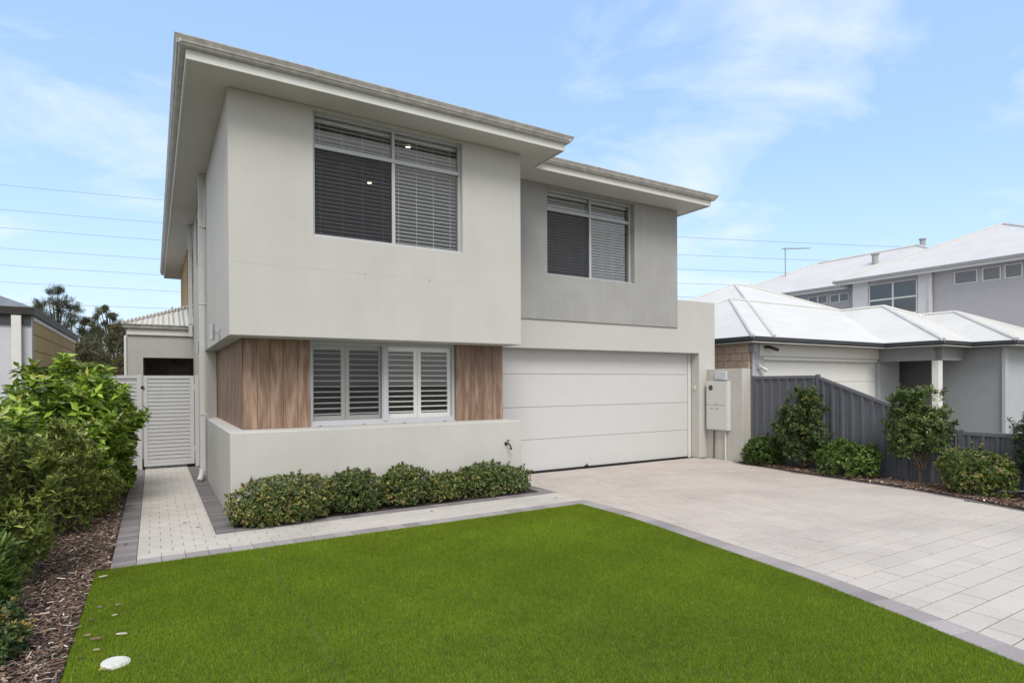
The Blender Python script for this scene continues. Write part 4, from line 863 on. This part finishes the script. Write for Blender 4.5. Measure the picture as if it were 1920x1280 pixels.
rf = obj('roof', mb, M_roofw2, B); obj('ridge_cap', cp, M_roofw2, rf)
for (x, y, z, r, h) in ((27.2, 14.0, 6.92, .13, .38), (28.95, 12.9, 7.72, .11, .22)):
    mb = MB(); mb.tube([(x, y, z-.2), (x, y, z+h)], r, 12); mb.tube([(x, y, z+h), (x, y, z+h+.05)], r*1.35, 12); obj('roof_vent', mb, M_n2gut, rf)
t = thing('tv_antenna', 'thin rooftop television antenna on the two storey house', 'antenna', (27.6, 18.6, 7.2))
mb = MB(); mb.tube([(27.6, 18.6, 6.9), (27.6, 18.6, 8.55)], .025, 6); obj('mast', mb, M_wire, t)
mb = MB(); mb.tube([(27.5, 18.65, 8.5), (28.6, 17.9, 8.52)], .022, 6)
for i in range(9):
    f_ = i/8; x, y = 27.5+1.1*f_, 18.65-.75*f_; l = .28-.15*f_; mb.tube([(x-.56*l, y-.83*l, 8.52), (x+.56*l, y+.83*l, 8.52)], .009, 5)
obj('boom', mb, M_wire, t)
t = thing('distant_house', 'dark gable roof tip of a house just showing behind the bungalow roof', 'house', (30, 32, 0))
mb = MB(); mb.add([(27, 30, 0), (35, 30, 0), (35, 36, 0), (27, 36, 0), (27, 30, 5.4), (35, 30, 5.4), (35, 36, 5.4), (27, 36, 5.4)], [(0,1,5,4),(1,2,6,5),(2,3,7,6),(3,0,4,7)]); obj('wall', mb, M_n1wall, t)
mb = MB(); hip(mb, 26.6, 35.4, 29.6, 36.4, 5.4, .62); obj('roof', mb, M_n1dark, t)

# ------------------------------------------------------------------ left neighbour
Cn = thing('house', 'single storey pale rendered house with tan block side wall at far left', 'house', (-1.9, 13.9, 0))
mb = MB(); mb.box(-9, -1.905, 13.9, 14.1, 0, 3.05); obj('wall', mb, M_n3wall, Cn)
mb = MB(); mb.box(-2.1, -1.9, 14.1, 20.95, 0, 3.0); obj('side_wall', mb, M_brickN3, Cn)
mb = MB(); mb.box(-9, -1.92, 13.86, 13.899, 2.86, 3.06); obj('eave_board', mb, M_n1dark, Cn)
mb = MB(); mb.box(-1.899, -1.885, 14.0, 20.97, 2.95, 3.02); obj('verge_trim', mb, M_fascia, Cn)
mb = MB(); mb.sweep([(-9, 13.86), (-1.94, 13.86), (-1.94, 21.2)], [(0, 3.03), (.05, 3.03), (.075, 3.05), (.085, 3.09), (.11, 3.17), (.10, 3.18), (0, 3.18)]); obj('gutter', mb, mat('dark_brown_gutter', (.07, .065, .065), .45, .05, 6), Cn)
mb = MB(); mb.box(-2.18, -2.04, 13.77, 13.859, 0, 3.02); obj('downpipe', mb, M_fascia, Cn, bevel=.004)
mb = MB(); hip(mb, -9.2, -1.85, 13.76, 21.3, 3.17, math.tan(rad(24))); obj('roof', mb, M_roofd, Cn)

# ------------------------------------------------------------------ trees behind
def tree(label, c, h, crown, pal, trunk_r=.12, n=900, ln=.28, wr=.3, lean=(0, 0), sparse=1., seeds=6, group='trees far behind the side gate', name='tree'):
    t = thing(name, label, 'tree', (c[0], c[1], 0), group)
    mb = MB(); b0 = Vector((c[0], c[1], 0)); top = b0+Vector((lean[0], lean[1], h*.85)); pts = [b0.lerp(top, i/6)+Vector((random.uniform(-.12, .12), random.uniform(-.12, .12), 0))*(i > 0) for i in range(7)]
    mb.tube(pts, [.7*trunk_r*(1-.85*i/6) for i in range(7)], 7); ends = []
    for (dx, dy, z, r) in crown:
        e = Vector((c[0]+dx, c[1]+dy, z)); s = pts[min(5, max(1, int(z/h*5)))]; m_ = s.lerp(e, .5)+Vector((0, 0, -.15)); mb.tube([s, m_, e], [trunk_r*.5, trunk_r*.3, trunk_r*.1], 5)
        for k in range(4):
            v = Vector(norm(rng.normal(size=3)))*r*random.uniform(.5, 1.2); mb.tube([e, e+v*.5+Vector((0, 0, .05)), e+v], [trunk_r*.14, trunk_r*.1, trunk_r*.04], 4); ends.append((e+v*.85, r*random.uniform(.4, .75)))
        ends.append((e, r*.7))
    obj('trunk', mb, mat('tree_bark', (.07, .058, .05), .9, .3, 12), t)
    per = max(4, n//len(ends)); P, A = [], []
    for e, r in ends:
        q = np.clip(rng.normal(size=(per, 3)), -2, 2)*r*.52; P.append(np.array(e)+q); A.append(norm(q+np.array([0, 0, r*.4])))
    P, A = np.concatenate(P), np.concatenate(A)
    V, Fs, C = whorls(P, A, 5, ln, wr, (35, 95), np.array(pal), None, 0)
    npmesh('crown', V, Fs, C, M_leafd, t)
    return t
euc = [(.13, .145, .10), (.095, .11, .07), (.17, .185, .14), (.07, .08, .055)]
olv = [(.13, .135, .065), (.095, .10, .045), (.17, .175, .09), (.07, .075, .035)]
brn = [(.13, .10, .065), (.095, .085, .05), (.17, .14, .09), (.11, .11, .055)]
Yt = 45
def blobs(lst, k=3):
    out = []
    for (x, y, z, r) in lst:
        for _ in range(k): out.append((x+random.uniform(-.5, .5)*r, y+random.uniform(-.5, .5)*r, z+random.uniform(-.45, .45)*r, r*random.uniform(.5, .8)))
    return out
tree('tall grey green gum tree rising highest behind the tan block wall', (-4.9, Yt), 8.1, blobs([(-.6, 0, 6.2, .7), (.3, 0, 7.0, .6), (-.1, .3, 7.6, .5), (.55, 0, 5.9, .6), (-.45, 0, 5.2, .9), (.75, .2, 6.5, .45), (-.15, 0, 6.6, .7), (-1.0, 0, 6.5, .4), (.2, 0, 5.0, .9), (.6, 0, 4.4, .9)]), euc, .13, 5200, .12, .22)
tree('smaller dark gum tree right of the tallest one', (-3.85, Yt+1), 6.3, blobs([(-.2, 0, 5.2, .7), (.4, 0, 4.7, .8), (-.5, .2, 4.3, .9), (.15, 0, 5.8, .4), (.7, 0, 3.9, .9), (.75, 0, 5.2, .35), (0, 0, 3.8, 1.0)]), olv, .12, 4600, .12, .25)
tree('open gnarled tree with bare crooked limbs against the sky', (-2.5, Yt-1), 6.8, blobs([(-.65, 0, 5.4, .32), (-.25, 0, 6.3, .35), (.15, 0, 6.5, .32), (-.1, 0, 5.6, .22), (.5, 0, 5.9, .25), (.85, 0, 5.3, .32), (-.1, 0, 4.6, .5), (.5, 0, 4.9, .3), (.3, 0, 5.2, .35), (-.4, 0, 5.0, .35), (-.45, 0, 5.9, .25), (.3, 0, 6.1, .25)], 3), olv, .11, 2200, .12, .25, lean=(.35, 0))
tree('broad olive tree filling the gap beside the rear wing', (-1.9, Yt-4), 5.2, blobs([(-.9, 0, 3.8, 1.0), (0, 0, 4.2, .9), (.8, 0, 4.3, .9), (-.4, .2, 2.8, 1.2), (.5, 0, 2.9, 1.2), (-1.3, 0, 2.6, 1.1), (1.2, 0, 3.2, .9), (0, 0, 1.6, 1.2), (-1, 0, 1.4, 1.1), (1, 0, 1.5, 1.1)]), olv, .15, 9500, .13, .28)
tree('reddish brown tree nearest the rear wing gutter', (-1.0, Yt-7), 5.4, blobs([(-.1, 0, 4.4, .6), (.35, 0, 4.8, .55), (.0, 0, 3.6, .8), (.5, 0, 3.9, .7), (-.4, 0, 4.8, .4), (.3, 0, 2.9, .9), (-.5, 0, 3.0, .9), (0, 0, 1.9, 1.0)]), brn, .12, 6000, .12, .28)
tree('dark bushy tree low behind the tan block wall', (-3.4, Yt-6), 4.3, blobs([(-.6, 0, 3.0, 1.0), (.2, 0, 3.5, .9), (.8, 0, 2.9, 1.0), (0, 0, 2.2, 1.1), (-1.1, 0, 2.4, .9), (.7, 0, 1.6, 1.1), (-.3, 0, 1.3, 1.0)]), olv+brn, .14, 7500, .13, .28)

# ------------------------------------------------------------------ power lines (far away, slightly sagging)
D = 80.
rows = [(347, 374, 445, 463), (393, 417, 478, 493), (427, 450, 505, 517), (465, 486, 531, 540), (497, 515, 557, 565), (529, 544, 583, 590), (567, 577, 606, 612)]
words = ['topmost', 'second highest', 'third highest', 'fourth from the top', 'fifth from the top', 'sixth from the top, crossing the tall tree', 'lowest, passing behind the gnarled tree']
for (a, b, c, d), wd in zip(rows, words):
    co = np.polyfit([0, 305, 1270, 1700], [a, b, c, d], 2); pts = []
    for px in range(-600, 2700, 60):
        py = np.polyval(co, px) if px < 1900 else np.polyval(co, 1900)
        dr = F+R_*((px-960)/1110)+U_*((722.9-py)/1110); pts.append(Vector((0, 0, 1.75))+dr*D)
    mb = MB(); mb.tube(pts, .024, 5); tag(obj('power_line', mb, M_wire), f'thin overhead power line, {wd}', 'power line', 'overhead power lines across the sky')
